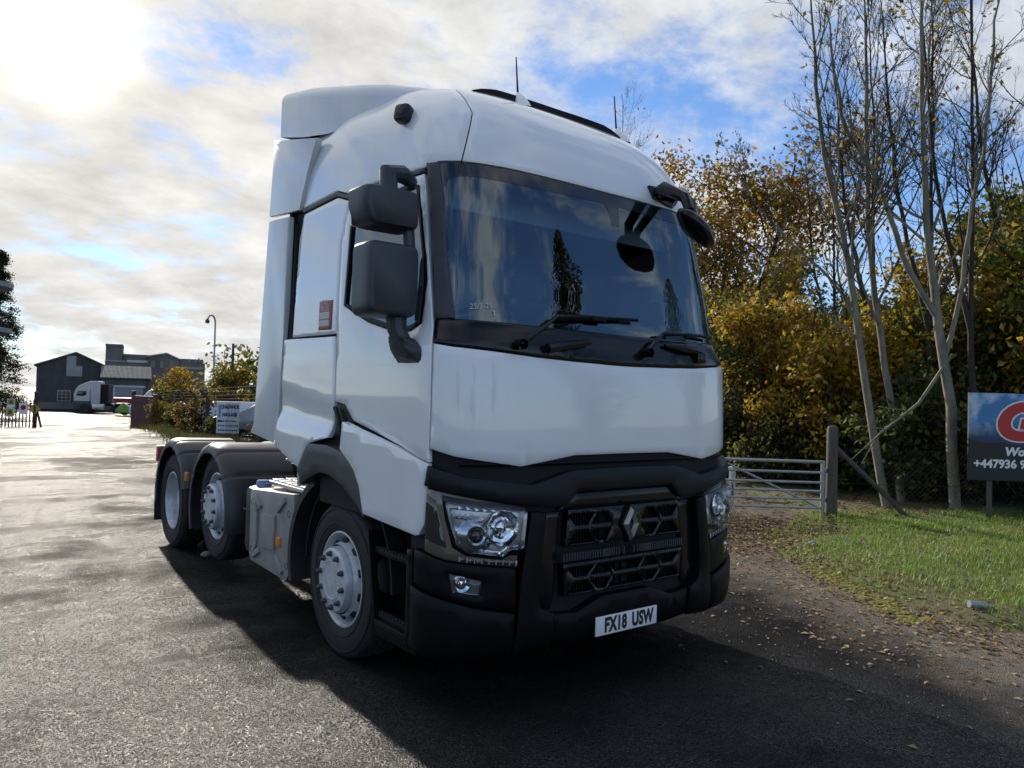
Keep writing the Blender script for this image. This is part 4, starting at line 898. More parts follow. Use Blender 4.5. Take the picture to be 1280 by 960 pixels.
# litter: bottle and stones on the verge
m = MB(); m.lathe([(-.11, .001), (-.11, .030), (-.03, .032), (.02, .030), (.06, .014), (.085, .012), (.085, .001)], 'x', (0, 0, 0), 14)
bo = m.build('plastic_bottle', mat('clear_plastic', (.28, .30, .33), .25, coat=.4)); bo.location = (3.62, -.62, .08); bo.rotation_euler = (0, .1, R(-35)); tag(bo, 'crushed clear plastic bottle lying on the grass edge beside the road', 'bottle')
def stone(x, y, z, s, label):
    bm = bmesh.new(); bmesh.ops.create_icosphere(bm, subdivisions=2, radius=s)
    for v in bm.verts: v.co *= 1+.25*math.sin(v.co.x*40/s*.05+v.co.y*3/s)+random.uniform(-.08, .08); v.co.z *= .6
    me = bpy.data.meshes.new('stone'); bm.to_mesh(me); bm.free(); o = link('stone', me, MT_stone); o.location = (x, y, z); tag(o, label, 'stone')
MT_stone = mat('stone', (.26, .235, .2), .9, noise=.4, nscale=14, bump=.4, bscale=20)
stone(4.85, 1.62, .09, .055, 'grey brown stone lying in the grass near the leaf litter')

# ------------------------------------------------------------------ plants
def tubes_np(P, Rr, n):
    N_, k, _ = P.shape; t = np.gradient(P, axis=1); t /= np.linalg.norm(t, axis=2)[..., None]+1e-9
    ref = np.tile(np.array([.31, .87, .38]), (N_, k, 1)); a = np.cross(t, ref); a /= np.linalg.norm(a, axis=2)[..., None]+1e-9; b = np.cross(t, a)
    th = 2*PI*np.arange(n)/n
    V = P[:, :, None]+(a[:, :, None]*np.cos(th)[None, None, :, None]+b[:, :, None]*np.sin(th)[None, None, :, None])*Rr[:, :, None, None]
    idx = np.arange(N_*k*n).reshape(N_, k, n); nx = np.roll(idx, -1, 2)
    Q = np.stack([idx[:, :-1], nx[:, :-1], nx[:, 1:], idx[:, 1:]], -1).reshape(-1, 4); return V.reshape(-1, 3), Q
def resample(pts, k):
    pts = np.array(pts, float); d = np.concatenate([[0], np.cumsum(np.linalg.norm(np.diff(pts, axis=0), axis=1))]); u = np.linspace(0, d[-1], k)
    out = np.stack([np.interp(u, d, pts[:, i]) for i in range(3)], 1)
    sm = out.copy(); sm[1:-1] = (out[:-2]+2*out[1:-1]+out[2:])/4; return sm
def kids(P, Rr, num, lo, hi, ang, lenf, upb, k, rad, rg, jit=.12, taper=.85):
    # side shoots along each parent curve
    N_, kp, _ = P.shape; pi = np.repeat(np.arange(N_), num); f = rg.uniform(lo, hi, len(pi)); x = f*(kp-1); i = np.minimum(x.astype(int), kp-2); w_ = (x-i)[:, None]
    st = P[pi, i]*(1-w_)+P[pi, i+1]*w_; t = P[pi, i+1]-P[pi, i]; t /= np.linalg.norm(t, axis=1)[:, None]+1e-9
    r0 = Rr[pi, i]*(1-w_[:, 0])+Rr[pi, i+1]*w_[:, 0]
    Lp = np.linalg.norm(np.diff(P, axis=1), axis=2).sum(1)[pi]
    ra = rg.normal(size=(len(pi), 3)); ra -= t*(ra*t).sum(1)[:, None]; ra /= np.linalg.norm(ra, axis=1)[:, None]+1e-9
    an = R(ang)*rg.uniform(.6, 1.4, len(pi))[:, None]; d = t*np.cos(an)+ra*np.sin(an)
    Ln = Lp*lenf*rg.uniform(.5, 1.2, len(pi))*(1-taper*.6*f)
    C = np.zeros((len(pi), k, 3)); C[:, 0] = st; stp = (Ln/(k-1))[:, None]
    for j in range(1, k):
        d = d+np.array([0, 0, upb])+rg.normal(size=d.shape)*jit; d /= np.linalg.norm(d, axis=1)[:, None]; C[:, j] = C[:, j-1]+d*stp
    r1 = np.minimum(r0*rad, .6*r0+.02)[:, None]*np.linspace(1, .25, k)[None]; return C, np.maximum(r1, .0028)
barkm = mat('bark_pale', (.24, .22, .17), .9, noise=.5, nscale=9, stretch=(1, 1, .3), bump=.4, bscale=30, bdist=.02); barkd = mat('bark_dark', (.055, .047, .035), .95, noise=.5, nscale=9, bump=.4, bscale=20, bdist=.02)
LEAF = {k_: mat('leaf_'+k_, c, .6, island=.55, transl=.5) for k_, c in dict(orange=(.32, .19, .022), yellow=(.36, .27, .026), olive=(.13, .13, .024), green=(.085, .12, .02), brown=(.23, .145, .028), gold=(.25, .19, .022), dark=(.035, .042, .015)).items()}
def leafmesh(name, C, size, m, par): V, Q = leaf_quads(C, size); return np_mesh(name, V, Q, m, par)
def woodmesh(name, lv, m, par, sides=(9, 5, 4, 3, 3)):
    Vs = []; Qs_ = []; b = 0
    for (P, Rr), n in zip(lv, sides):
        V, Q = tubes_np(P, Rr, n); Vs.append(V); Qs_.append(Q+b); b += len(V)
    return np_mesh(name, np.concatenate(Vs), np.concatenate(Qs_), m, par, smooth=True)
def bare_tree(label, stems, seed, leafy=120, group=None, n1=17, n2=10, n3=5, lf='gold', l1=.32, r_bark=None):
    rg = np.random.default_rng(seed); b0 = Vector(stems[0][0][0]); t = thing('bare_tree', label, 'tree', b0, 0, group)
    S0 = [(resample(p, 16), np.interp(np.linspace(0, 1, 16), np.linspace(0, 1, len(r)), r)) for p, r in stems]
    P0 = np.array([s[0] for s in S0])-np.array(b0); P0[:, 3:] += rg.normal(size=P0[:, 3:].shape)*.012; R0_ = np.array([s[1] for s in S0])
    P1, R1_ = kids(P0, R0_, n1, .32, .99, 38, l1, .10, 7, .5, rg); P2, R2_ = kids(P1, R1_, n2, .2, .98, 38, .5, .10, 5, .6, rg); P3, R3_ = kids(P2, R2_, n3, .3, .95, 38, .5, .08, 4, .75, rg)
    woodmesh('trunk', [(P0, R0_), (P1, R1_)], r_bark or barkm, t, (10, 5)); woodmesh('twigs', [(P2, R2_), (P3, R3_)], barkd, t, (4, 3))['kind'] = 'stuff'
    if leafy:
        tips = P3[:, -1]; C = tips[rg.integers(0, len(tips), leafy)]+rg.normal(size=(leafy, 3))*.08; leafmesh('leaves', C, .05, LEAF[lf], t)['kind'] = 'stuff'
    return t
def leafy_tree(name, label, x, y, h, rad, seed, nleaf, lsize, lf, lf2=None, stems=3, group=None, z0=0.0, low=.25, spread=1.0, cat='tree', bark=None, sig=.16, n1=12, n2=6, upb=.06, trunk_r=None):
    rg = np.random.default_rng(seed); t = thing(name, label, cat, (x, y, z0), 0, group); st = []; rr = trunk_r or h*.016
    for i in range(stems):
        a = 2*PI*i/stems+rg.uniform(-.5, .5); sprd = rad*.45*spread*(0 if stems == 1 else 1); hh = h*rg.uniform(.72, .95)
        st.append((resample([(.03*math.cos(a), .03*math.sin(a), -.05), (sprd*.35*math.cos(a)+rg.normal()*.05, sprd*.35*math.sin(a), hh*.35), (sprd*.8*math.cos(a), sprd*.8*math.sin(a)+rg.normal()*.1, hh*.7), (sprd*math.cos(a), sprd*math.sin(a), hh)], 12), np.linspace(rr, rr*.18, 12)))
    P0 = np.array([s[0] for s in st]); R0_ = np.array([s[1] for s in st])
    P1, R1_ = kids(P0, R0_, n1, low, .98, 58, rad/h*.85, upb, 6, .5, rg); P2, R2_ = kids(P1, R1_, n2, .25, .98, 48, .45, .04, 4, .6, rg)
    woodmesh('trunk', [(P0, R0_), (P1, R1_), (P2, R2_)], bark or barkd, t, (9, 5, 3))
    src = np.concatenate([P2[:, 1:].reshape(-1, 3), P1[:, 3:].reshape(-1, 3)])
    for q_, (f_, l_) in enumerate(((.6, lf), (.4, lf2 or lf))):
        n_ = int(nleaf*f_); cl_ = rg.permutation(len(src))[:max(8, int(len(src)*(.75 if q_ == 0 else .45)))]; c = src[cl_][rg.integers(0, len(cl_), n_)]
        C = c+rg.normal(size=(n_, 3))*sig*(1 if h > 3 else .7); C[:, 2] = np.maximum(C[:, 2], .03); leafmesh('crown', C, lsize, LEAF[l_], t)
    return t
def conifer(label, x, y, z0, h, rad, seed, n=9000):
    rg = np.random.default_rng(seed); t = thing('conifer_tree', label, 'tree', (x, y, z0)); m = MB(); m.tube([(0, 0, -.1), (0, 0, h*.5), (0, 0, h)], [h*.016, h*.01, .02], 8); m.build('trunk', barkd, t)
    nb = 170; zb = h*(.04+.95*rg.random(nb)**1.1); a = rg.uniform(0, 2*PI, nb); ln = rad*(1-zb/h)**.8*rg.uniform(.65, 1.1, nb)+.12
    u = np.linspace(0, 1, 6); P = np.stack([np.cos(a)[:, None]*ln[:, None]*u, np.sin(a)[:, None]*ln[:, None]*u, zb[:, None]-ln[:, None]*(.35*u-.22*u**2)], -1)
    woodmesh('branches', [(P, np.linspace(.03, .008, 6)[None].repeat(nb, 0))], barkd, t, (3,))
    i = rg.integers(0, nb, n); f = rg.random(n)**.6; x5 = f*5; j = np.minimum(x5.astype(int), 4); w_ = (x5-j)[:, None]; C = P[i, j]*(1-w_)+P[i, j+1]*w_
    C += rg.normal(size=C.shape)*np.array([.16, .16, .12])*(rad/2.5); C[:, 2] -= rg.random(n)*.25*(rad/2.5); leafmesh('crown', C, .075*rad/2.5, LEAF['dark'], t); return t
# the thin ash trees by the verge
def pr(a, b, n): return list(np.linspace(a, b, n))
bare_tree('slim pale ash tree leaning left just right of the strutted gate post', [([(9.03,2.78,-.05),(8.91,2.86,.53),(8.71,2.98,1.82),(8.65,3.02,2.33),(8.47,3.13,3.42),(8.38,3.18,4.16),(8.03,3.42,5.7),(7.9,3.5,6.61),(7.74,3.58,8.6)], [0.0697, 0.0656, 0.0574, 0.0533, 0.0492, 0.0410, 0.0328, 0.0230, 0.0098]), ([(8.50,3.11,3.25),(8.2,3.5,3.9),(7.65,3.95,4.5),(7.2,4.3,5.2),(6.9,4.5,5.9)], [0.0246, 0.0213, 0.0164, 0.0115, 0.0049])], 1)
bare_tree('slim ash tree standing between its leaning neighbour and the forked ash', [([(9.92,2.98,-.05),(9.77,3.06,1.29),(9.64,3.14,2.38),(9.45,3.26,3.53),(9.3,3.35,4.59),(9.25,3.35,6.04),(9.13,3.39,9.0)], [0.0656, 0.0590, 0.0533, 0.0451, 0.0377, 0.0279, 0.0082])], 2)
bare_tree('tall forked ash tree with pale trunk nearest the blue billboard', [([(9.47,1.94,-.05),(9.38,1.98,1.1),(9.23,2.06,2.61),(9.1,2.14,3.23),(8.96,2.22,4.46),(8.85,2.27,6.14),(8.76,2.29,8.8)], [0.0861, 0.0779, 0.0697, 0.0541, 0.0410, 0.0295, 0.0098]), ([(9.12,2.13,3.15),(8.69,2.44,3.96),(8.38,2.66,5.19),(7.85,3.04,6.11),(7.6,3.2,8.0)], [0.0492, 0.0410, 0.0344, 0.0262, 0.0082]), ([(9.24,2.05,2.5),(9.39,1.92,3.24),(9.43,1.87,3.95),(9.5,1.79,4.83),(9.64,1.65,6.03),(9.75,1.53,8.6)], [0.0410, 0.0369, 0.0328, 0.0279, 0.0213, 0.0082])], 3, n1=14)
t = thing('broken_branch', 'long broken bare branch hanging down across the ash trunks', 'branch', (9.29, 1.98, 2.56)); m = MB()
m.tube([(0, -.02, 0), (-.38, .30, -.78), (-.80, .66, -1.24), (-1.0, .82, -1.5)], [.03, .026, .018, .01], 6)
for a, b in (((-.75, .62, -1.2), (-1.1, .86, -1.15)), ((-.85, .70, -1.3), (-.95, .9, -1.75)), ((-.9, .74, -1.36), (-1.2, .95, -1.7)), ((-.5, .4, -.9), (-.9, .7, -.85))): m.tube([a, b], [.012, .004], 5)
m.build('limb', barkm, t)
def at_az(az, d): return (CAM.x+d*math.sin(R(az)), CAM.y+d*math.cos(R(az)))
for i, (az, d, h, lab) in enumerate(((63.5, 17.5, 10.5, 'tall thin bare tree behind the left ash trees'), (66.8, 16, 10.5, 'bare multi-branched tree directly behind the forked ash'), (69.3, 15, 10, 'thin bare tree left of the green-yellow maple'), (71.5, 17, 11.5, 'tall bare tree at the right edge of the wood'), (46.0, 30, 13.5, 'far bare tree whose twig tips show over the cab roof'), (61.0, 24, 10.2, 'distant bare tree behind the dark conifer'))):
    x, y = at_az(az, d); g = np.random.default_rng(60+i); sx_ = g.normal()*.4
    bare_tree(lab, [([(x, y, -.05), (x+sx_*.3, y+.1, h*.3), (x+sx_, y, h*.65), (x+sx_*1.3, y+.1, h)], [.065, .045, .025, .006]), ([(x+sx_*.3, y+.1, h*.3), (x-.6, y+.5, h*.55), (x-.9, y+.7, h*.9)], [.045, .03, .008])], 20+i, leafy=200, n1=16, n2=8, n3=4, l1=.3, r_bark=barkd)
# leafy trees and shrubs of the wood
WOOD = [('maple_tree', 51.6, 27, 10.9, 7.2, 26000, .085, 'brown', 'orange', 4, 'big brown-green maple rising behind the right side of the cab'),
 ('maple_tree', 54.6, 33, 7.6, 4.0, 11000, .10, 'green', 'brown', 1, 'olive maple further back behind the big brown maple'),
 ('shrub', 52.6, 18.5, 4.3, 2.2, 7800, .06, 'green', 'dark', 4, 'dense olive shrub behind the gate beside the cab edge'),
 ('shrub', 55.3, 20, 4.9, 2.4, 8400, .06, 'gold', 'olive', 4, 'dull gold shrub behind the middle of the gate'),
 ('shrub', 57.6, 17, 4.1, 1.9, 7800, .06, 'orange', 'yellow', 3, 'bright orange-yellow young tree behind the gate post'),
 ('shrub', 59.8, 21, 4.9, 2.2, 6900, .06, 'olive', 'green', 3, 'olive bushy tree behind the orange young tree'),
 ('shrub', 61.2, 16.5, 3.9, 1.8, 7800, .06, 'yellow', 'orange', 4, 'yellow leafed shrub seen between the ash trunks'),
 ('shrub', 63.6, 18.5, 4.6, 2.2, 7800, .06, 'olive', 'gold', 4, 'golden shrub behind the two left ash trunks'),
 ('shrub', 65.6, 17.2, 3.9, 1.8, 7800, .06, 'green', 'yellow', 4, 'green and yellow shrub just behind the forked ash'),
 ('shrub', 67.6, 17.5, 4.9, 2.1, 7800, .06, 'yellow', 'orange', 4, 'yellow-orange shrub behind the left end of the billboard'),
 ('shrub', 69.8, 16.8, 4.3, 1.9, 8400, .06, 'green', 'gold', 4, 'green shrub directly behind the billboard'),
 ('maple_tree', 72.3, 18.5, 7.4, 2.4, 11000, .06, 'gold', 'green', 1, 'green-yellow maple overhanging from the right edge'),
 ('maple_tree', 76, 17, 7.8, 2.8, 6000, .085, 'green', 'gold', 2, 'taller green maple just outside the right edge'),
 ('shrub', 73.5, 16.5, 4.2, 2.0, 6300, .08, 'orange', 'green', 4, 'orange-green shrub behind the outer end of the billboard'),
 ('maple_tree', 62.6, 30, 6.8, 3.2, 10000, .09, 'green', 'olive', 1, 'distant olive tree closing the gap behind the ash trunks'),
 ('maple_tree', 66.6, 28, 6.6, 3.2, 10000, .085, 'gold', 'brown', 1, 'distant golden brown tree behind the forked ash'),
 ('maple_tree', 70.4, 27, 7.2, 3.4, 10000, .085, 'olive', 'gold', 1, 'distant olive-gold tree above the billboard'),
 ('maple_tree', 58.4, 34, 6.6, 3.4, 10000, .10, 'brown', 'green', 1, 'distant brown tree under the conifer'),
 ('shrub', 49.4, 21, 4.0, 2.2, 5000, .07, 'olive', 'green', 4, 'olive shrub hidden just behind the cab by the gate'),
 ('shrub', 45.5, 24, 4.4, 2.4, 5000, .08, 'gold', 'olive', 4, 'golden shrub behind the cab further along the track'),
 ('maple_tree', 40.5, 31, 7.5, 3.4, 8000, .10, 'green', 'olive', 2, 'green maple standing behind the trailer deck'),
 ('shrub', 35, 30, 4.2, 2.4, 5000, .09, 'brown', 'olive', 4, 'brown shrub behind the rear of the cab'),
 ('bramble_bush', 53.6, 17.5, 1.9, 1.4, 3000, .06, 'dark', 'olive', 5, 'low dark bramble behind the white post at the gate'),
 ('bramble_bush', 56.6, 16.5, 1.7, 1.4, 3000, .06, 'olive', 'dark', 5, 'low olive bramble behind the galvanised gate'),
 ('bramble_bush', 59.6, 16.2, 1.6, 1.3, 3000, .06, 'dark', 'olive', 5, 'low dark bramble behind the strutted fence post'),
 ('bramble_bush', 62.4, 16.2, 1.6, 1.3, 3000, .06, 'dark', 'green', 5, 'low bramble between the two left ash trunks'),
 ('bramble_bush', 65.0, 14.9, 2.2, 1.3, 3200, .065, 'green', 'dark', 5, 'low green bramble left of the forked ash trunk'),
 ('bramble_bush', 67.6, 15, 1.7, 1.3, 3000, .06, 'dark', 'gold', 5, 'low bramble between forked ash and billboard'),
 ('bramble_bush', 70.4, 14.9, 1.6, 1.3, 3000, .06, 'dark', 'green', 5, 'low bramble beneath the billboard'),
 ('bramble_bush', 73.4, 15.2, 1.7, 1.4, 2600, .06, 'dark', 'olive', 5, 'low bramble beyond the right end of the billboard')]
for i, (nm, az, d, h, rd, nl, ls, l1_, l2_, ns, lab) in enumerate(WOOD):
    x, y = at_az(az, d); leafy_tree(nm, lab, x, y, h, rd, 100+i, nl, ls, l1_, l2_, ns, low=.12 if 'maple' not in nm else .22, cat='tree' if 'maple' in nm else 'bush', sig=.17 if 'maple' not in nm else .30, n1=12 if 'maple' not in nm else 17, z0=0)
x, y = at_az(57.9, 40); conifer('dark conifer rising behind the autumn shrubs right of the maple', x, y, 0, 9.6, 2.6, 5, 9000)
# far wood closing the view behind
C = []
for az in np.arange(17, 82, .35):
    d = (44 if az > 48 else 58)+rng.uniform(-3, 6); x, y = at_az(az, d); h = rng.uniform(3.2, 5.2); n_ = 190; C.append(np.column_stack([x+rng.normal(size=n_)*.9, y+rng.normal(size=n_)*.9, h*rng.random(n_)]))
V, Q = leaf_quads(np.concatenate(C), .22); np_mesh('distant_wood', V, Q, LEAF['olive'], None, 'stuff')
# trees behind the photographer, mirrored in the windscreen
def poplar(label, x, y, h, rad, seed):
    rg = np.random.default_rng(seed); t = thing('poplar_tree', label, 'tree', (x, y, 0)); m = MB(); m.tube([(0, 0, -.1), (0, 0, h*.5), (0, 0, h)], [.16, .1, .02], 8); m.build('trunk', barkd, t)
    n_ = 7000; z = h*(.1+.9*rg.random(n_)); a = rg.uniform(0, 2*PI, n_); r_ = rad*np.sin(np.clip(z/h, 0, 1)*PI)**.6*rg.random(n_)**.5*(1+.35*np.sin(a*3+z*2)); leafmesh('crown', np.column_stack([r_*np.cos(a), r_*np.sin(a), z]), .11, LEAF['dark'], t)
poplar('upright poplar on the far side of the road, mirrored in the windscreen', 13.6, -14.8, 13.8, 1.7, 301); poplar('second poplar to the right, mirrored at the windscreen edge', 19, -10.5, 11, 2.2, 302)
leafy_tree('roadside_tree', 'leafy tree across the road mirrored in the nearside windscreen corner', 24, -11, 10, 4, 303, 6000, .14, 'dark', 'olive', 1)
for i, x in enumerate((-22, -9, 4)):
    leafy_tree('roadside_tree', ('left', 'middle', 'right')[i]+' of three roadside trees behind the photographer', x, -34-3*i, 7.5+i, 4.5, 310+i, 4500, .18, 'olive', 'dark', 1)

# ------------------------------------------------------------------ gate, fence and billboard on the right
galv = mat('galvanised_steel', (.40, .42, .43), .45, metal=.6, noise=.3, nscale=12); oldwood = mat('weathered_wood', (.11, .098, .078), .9, noise=.45, nscale=12, stretch=(1, 1, .15), bump=.5, bscale=40, bdist=.01)
G0, G1 = Vector((7.36, 2.94, 0)), Vector((4.75, 4.93, .02)); gd = (G1-G0); GL = gd.length; gd.normalize()
GT = thing('field_gate', 'galvanised metal field gate closed beside the cab', 'gate', G0)
def gp(u, z): return gd*u+Vector((0, 0, z))
for u in (.02, GL-.02): m = MB(); m.tube([gp(u, .02), gp(u, .88)], .032, 10); m.build('upright', galv, GT)
for z in (.86, .70, .55, .42, .30, .17):
    m = MB(); m.tube([gp(.02, z), gp(GL-.02, z)], .019 if z < .86 else .024, 8); m.build('rail', galv, GT)
m = MB(); m.tube([gp(.06, .17), gp(1.55, .84)], .018, 6); m.build('brace', galv, GT); m = MB(); m.tube([gp(GL-.06, .17), gp(1.65, .84)], .018, 6); m.build('brace', galv, GT)
m = MB(); m.box(gp(-.02, .30), (.08, .05, .06), .01).build('hinge', galv, GT); m = MB(); m.box(gp(-.02, .74), (.08, .05, .06), .01).build('hinge', galv, GT)
t = thing('gate_post', 'tall weathered wooden post with diagonal strut right of the gate', 'post', (7.45, 2.87, 0))
m = MB(); m.lathe([(-.1, .085), (.5, .085), (1.36, .08), (1.40, .06), (1.41, .001)], 'z', (0, 0, 0), 14); m.build('post', oldwood, t)
m = MB(); m.tube([(.02, -.02, 1.10), (.72, -.55, .30), (.95, -.75, -.02)], .038, 8); m.build('strut', oldwood, t)
t = thing('wire_fence', 'chain link fence running from the strutted post behind the verge', 'fence', (7.45, 2.87, 0)); wire = mat('fence_wire', (.045, .043, .04), .8, spec=.1)
m = MB(); d_ = Vector((.77, -.64, 0))
for i in range(86):
    u = i*.075
    for sg in (1, -1): m.tube([d_*(u+.1), d_*max(.1, u+.1+sg*1.05)+Vector((0, 0, 1.05))] if sg > 0 else [d_*(u+1.15)+Vector((0, 0, .0)), d_*(u+.1)+Vector((0, 0, 1.05))], .0016, 3, cap=False)
m.build('mesh_panel', wire, t, smooth=None, kind='stuff')
for z in (.05, .55, 1.06): m = MB(); m.tube([d_*.1+Vector((0, 0, z)), d_*7.5+Vector((0, 0, z))], .003, 4); m.build('strand', wire, t)
for u in (3.1, 6.1): m = MB(); m.lathe([(-.1, .05), (1.15, .045), (1.17, .001)], 'z', tuple(d_*u), 10); m.build('post', oldwood, t)
t = thing('marker_post', 'short white painted marker post behind the gate', 'post', (8.46, 5.37, 0)); m = MB(); m.box((0, 0, .26), (.14, .05, .52), .008); m.build('post', mat('white_board', (.72, .72, .68), .6, noise=.2, nscale=8), t); m = MB(); m.box((0, 0, .53), (.16, .07, .03), .008); m.build('cap', MT['plate'], t)
# billboard
B0 = Vector((8.60, 1.44, 0)); bx = Vector((.79, -.613, 0)).normalized(); bn = Vector((-.613, -.79, 0)); BW, BH, BZ = 2.3, 1.26, .69
BT = thing('billboard', 'blue and black billboard with red letter G at the right edge', 'sign', B0)
def bp_(u, v, o=0.0): return bx*u+Vector((0, 0, BZ+v))+bn*o
def bmesh_panel(name, pts, o, m_, th=.002, par=BT):
    mb = MB(); k = len(pts); mb.add([bp_(u, v, o) for u, v in pts]+[bp_(u, v, o-th) for u, v in pts], [tuple(range(k)), tuple(range(2*k-1, k-1, -1))]+[(i, k+i, k+(i+1) % k, (i+1) % k) for i in range(k)]); return mb.build(name, m_, par, smooth=None)
def sky_print():
    m_ = bpy.data.materials.new('printed_sky'); m_.use_nodes = True; T = m_.node_tree; n = T.nodes; l = T.links; b = n['Principled BSDF']; b.inputs['Roughness'].default_value = .4
    tcn = n.new('ShaderNodeTexCoord'); t = n.new('ShaderNodeTexNoise'); t.inputs['Scale'].default_value = 2.6; t.inputs['Detail'].default_value = 6; l.new(tcn.outputs['Object'], t.inputs[0])
    cr = n.new('ShaderNodeValToRGB'); cr.color_ramp.elements[0].position = .46; cr.color_ramp.elements[0].color = (.04, .19, .45, 1); cr.color_ramp.elements[1].position = .64; cr.color_ramp.elements[1].color = (.62, .74, .82, 1); l.new(t.outputs[0], cr.inputs[0])
    sx_ = n.new('ShaderNodeSeparateXYZ'); l.new(tcn.outputs['Object'], sx_.inputs[0]); mr = n.new('ShaderNodeMapRange'); l.new(sx_.outputs[2], mr.inputs[0]); mr.inputs[1].default_value = BZ+.62; mr.inputs[2].default_value = BZ+.86
    mi = n.new('ShaderNodeMix'); mi.data_type = 'RGBA'; l.new(mr.outputs[0], mi.inputs[0]); mi.inputs[6].default_value = (.012, .035, .10, 1); l.new(cr.outputs[0], mi.inputs[7]); l.new(mi.outputs[2], b.inputs['Base Color']); return m_
bmesh_panel('board', [(0, 0), (BW, 0), (BW, BH), (0, BH)], 0, MT['ink'], .03)
hill = [(0, .60)]+[(u, .60-.10*math.sin(min(u, 1.3)/1.3*PI*.75)-.02*math.sin(u*9)) for u in np.linspace(.1, BW, 24)]
bmesh_panel('printed_sky', hill+[(BW, BH), (0, BH)], .003, sky_print())
fm0 = frame_mtx(bp_(0, 0, 0), bx, (0, 0, 1))
redp = mat('sign_red', (.50, .018, .02), .4)
lettering('letter', [text_mesh('G', .70, fm0@Matrix.Translation((.69, .83, .006)), .001, .062, 1.22, .18)], MT['plate'], BT)
lettering('letter', [text_mesh('G', .70, fm0@Matrix.Translation((.69, .83, .010)), .001, .042, 1.22, .18)], redp, BT)
lettering('lettering', [text_mesh('Wor', .165, fm0@Matrix.Translation((.52, .415, .006)), .001, .008, 1.1, .18, 'LEFT')], MT['plate'], BT)
lettering('lettering', [text_mesh('+447936 9', .165, fm0@Matrix.Translation((.075, .235, .006)), .001, .006, 1.05, 0, 'LEFT')], MT['plate'], BT)
for u in (.35, 1.95): m = MB(); m.box(tuple(bp_(u, .1-.35, -.06)), (.07, .05, 1.6), .006); m.build('leg', oldwood, BT)
# ------------------------------------------------------------------ left background: yard entrance, buildings, parked vehicles
darkmetal = mat('dark_cladding', (.125, .115, .115), .85, spec=.1, noise=.35, nscale=1.2, stretch=(1, 1, .3)); ltroof = mat('roof_sheet', (.22, .22, .22), .8, spec=.15, noise=.35, nscale=.8)
conc = mat('stained_concrete', (.21, .18, .16), .9, noise=.45, nscale=.25, col2=(.11, .10, .098)); conc2 = mat('pale_concrete', (.38, .37, .36), .85, noise=.25, nscale=.6)
winm = mat('window_dark', (.02, .024, .03), .12, coat=.5); render_w = mat('white_render', (.58, .58, .57), .8, noise=.15, nscale=1)
redpaint = mat('red_oxide_paint', (.085, .018, .016), .6, noise=.4, nscale=3); railm = mat('black_railing', (.02, .02, .022), .5); yel = mat('warning_yellow', (.42, .31, .025), .6)
# gable shed, facing the yard
A_ = Vector((*at_az(5.75, 112), -1.25)); E_ = Vector((*at_az(10.65, 112), -1.25)); ex = (E_-A_); SW = ex.length; ex.normalize(); ey = Vector((-ex.y, ex.x, 0))
def sh_(u, z, o=0.0): return A_+ex*u+Vector((0, 0, z))+ey*o
SH = thing('gable_shed', 'dark vertical-clad gable shed at the far end of the yard', 'shed', A_)
def local(mb, base): mb.v = [tuple(Vector(v)-base) for v in mb.v]; return mb
AP = SW*.44; HL, HP, HR = 5.55, 7.25, 4.7
m = MB(); pts = [(0, 0), (SW, 0), (SW, HR), (AP, HP), (0, HL)]; k = 5
m.add([sh_(u, z, 0) for u, z in pts]+[sh_(u, z, 24) for u, z in pts], [(0, 1, 2, 3, 4), (9, 8, 7, 6, 5)]+[(i, (i+1) % 5, 5+(i+1) % 5, 5+i) for i in range(5)]); local(m, A_).build('wall', darkmetal, SH, smooth=None)
m = MB()
for i in range(62):
    u = .1+i*(SW-.2)/61; zt = (HL+(HP-HL)*u/AP if u < AP else HP+(HR-HP)*(u-AP)/(SW-AP))-.05
    m.add([sh_(u-.03, 1.0, -.05), sh_(u+.03, 1.0, -.05), sh_(u+.03, zt, -.05), sh_(u-.03, zt, -.05), sh_(u-.03, 1.0, 0), sh_(u+.03, 1.0, 0), sh_(u+.03, zt, 0), sh_(u-.03, zt, 0)], [(0, 1, 2, 3), (0, 3, 7, 4), (1, 5, 6, 2), (3, 2, 6, 7)])
local(m, A_).build('cladding_ribs', darkmetal, SH, smooth=None, kind='stuff')
for (u0, z0, u1, z1), nm in ((((-.3, HL-.1, AP, HP)), 'roof'), ((AP, HP, SW+.3, HR-.1), 'roof')):
    m = MB(); m.add([sh_(u0, z0, -.3), sh_(u1, z1, -.3), sh_(u1, z1, 24), sh_(u0, z0, 24), sh_(u0, z0+.18, -.3), sh_(u1, z1+.18, -.3), sh_(u1, z1+.18, 24), sh_(u0, z0+.18, 24)], [(0, 1, 2, 3), (4, 7, 6, 5), (0, 4, 5, 1), (1, 5, 6, 2), (2, 6, 7, 3), (3, 7, 4, 0)]); local(m, A_).build(nm, darkmetal, SH, smooth=None)
def shbox(name, u0, u1, z0, z1, o0, o1, mt_, par=None):
    m = MB(); m.add([sh_(u, z, o) for o in (o0, o1) for z in (z0, z1) for u in (u0, u1)], [(0, 1, 3, 2), (4, 6, 7, 5), (0, 4, 5, 1), (2, 3, 7, 6), (0, 2, 6, 4), (1, 5, 7, 3)]); return local(m, A_).build(name, mt_, par or SH, smooth=None)
shbox('plinth', -.05, SW+.05, 0, .95, -.12, 0, conc); shbox('gable_board', AP-1.0, AP+.05, 4.3, 6.9, -.12, -.01, conc2); shbox('gable_board', AP+.05, AP+.75, 4.3, 5.6, -.12, -.01, conc2)
for u0 in (2.3, 5.9):
    wf = shbox('window', u0, u0+1.5, 1.1, 2.5, -.1, -.01, conc2)
    for i in range(3):
        for j in range(3): shbox('pane', u0+.1+i*.46, u0+.48+i*.46, 1.2+j*.42, 1.56+j*.42, -.115, -.1, winm, wf)
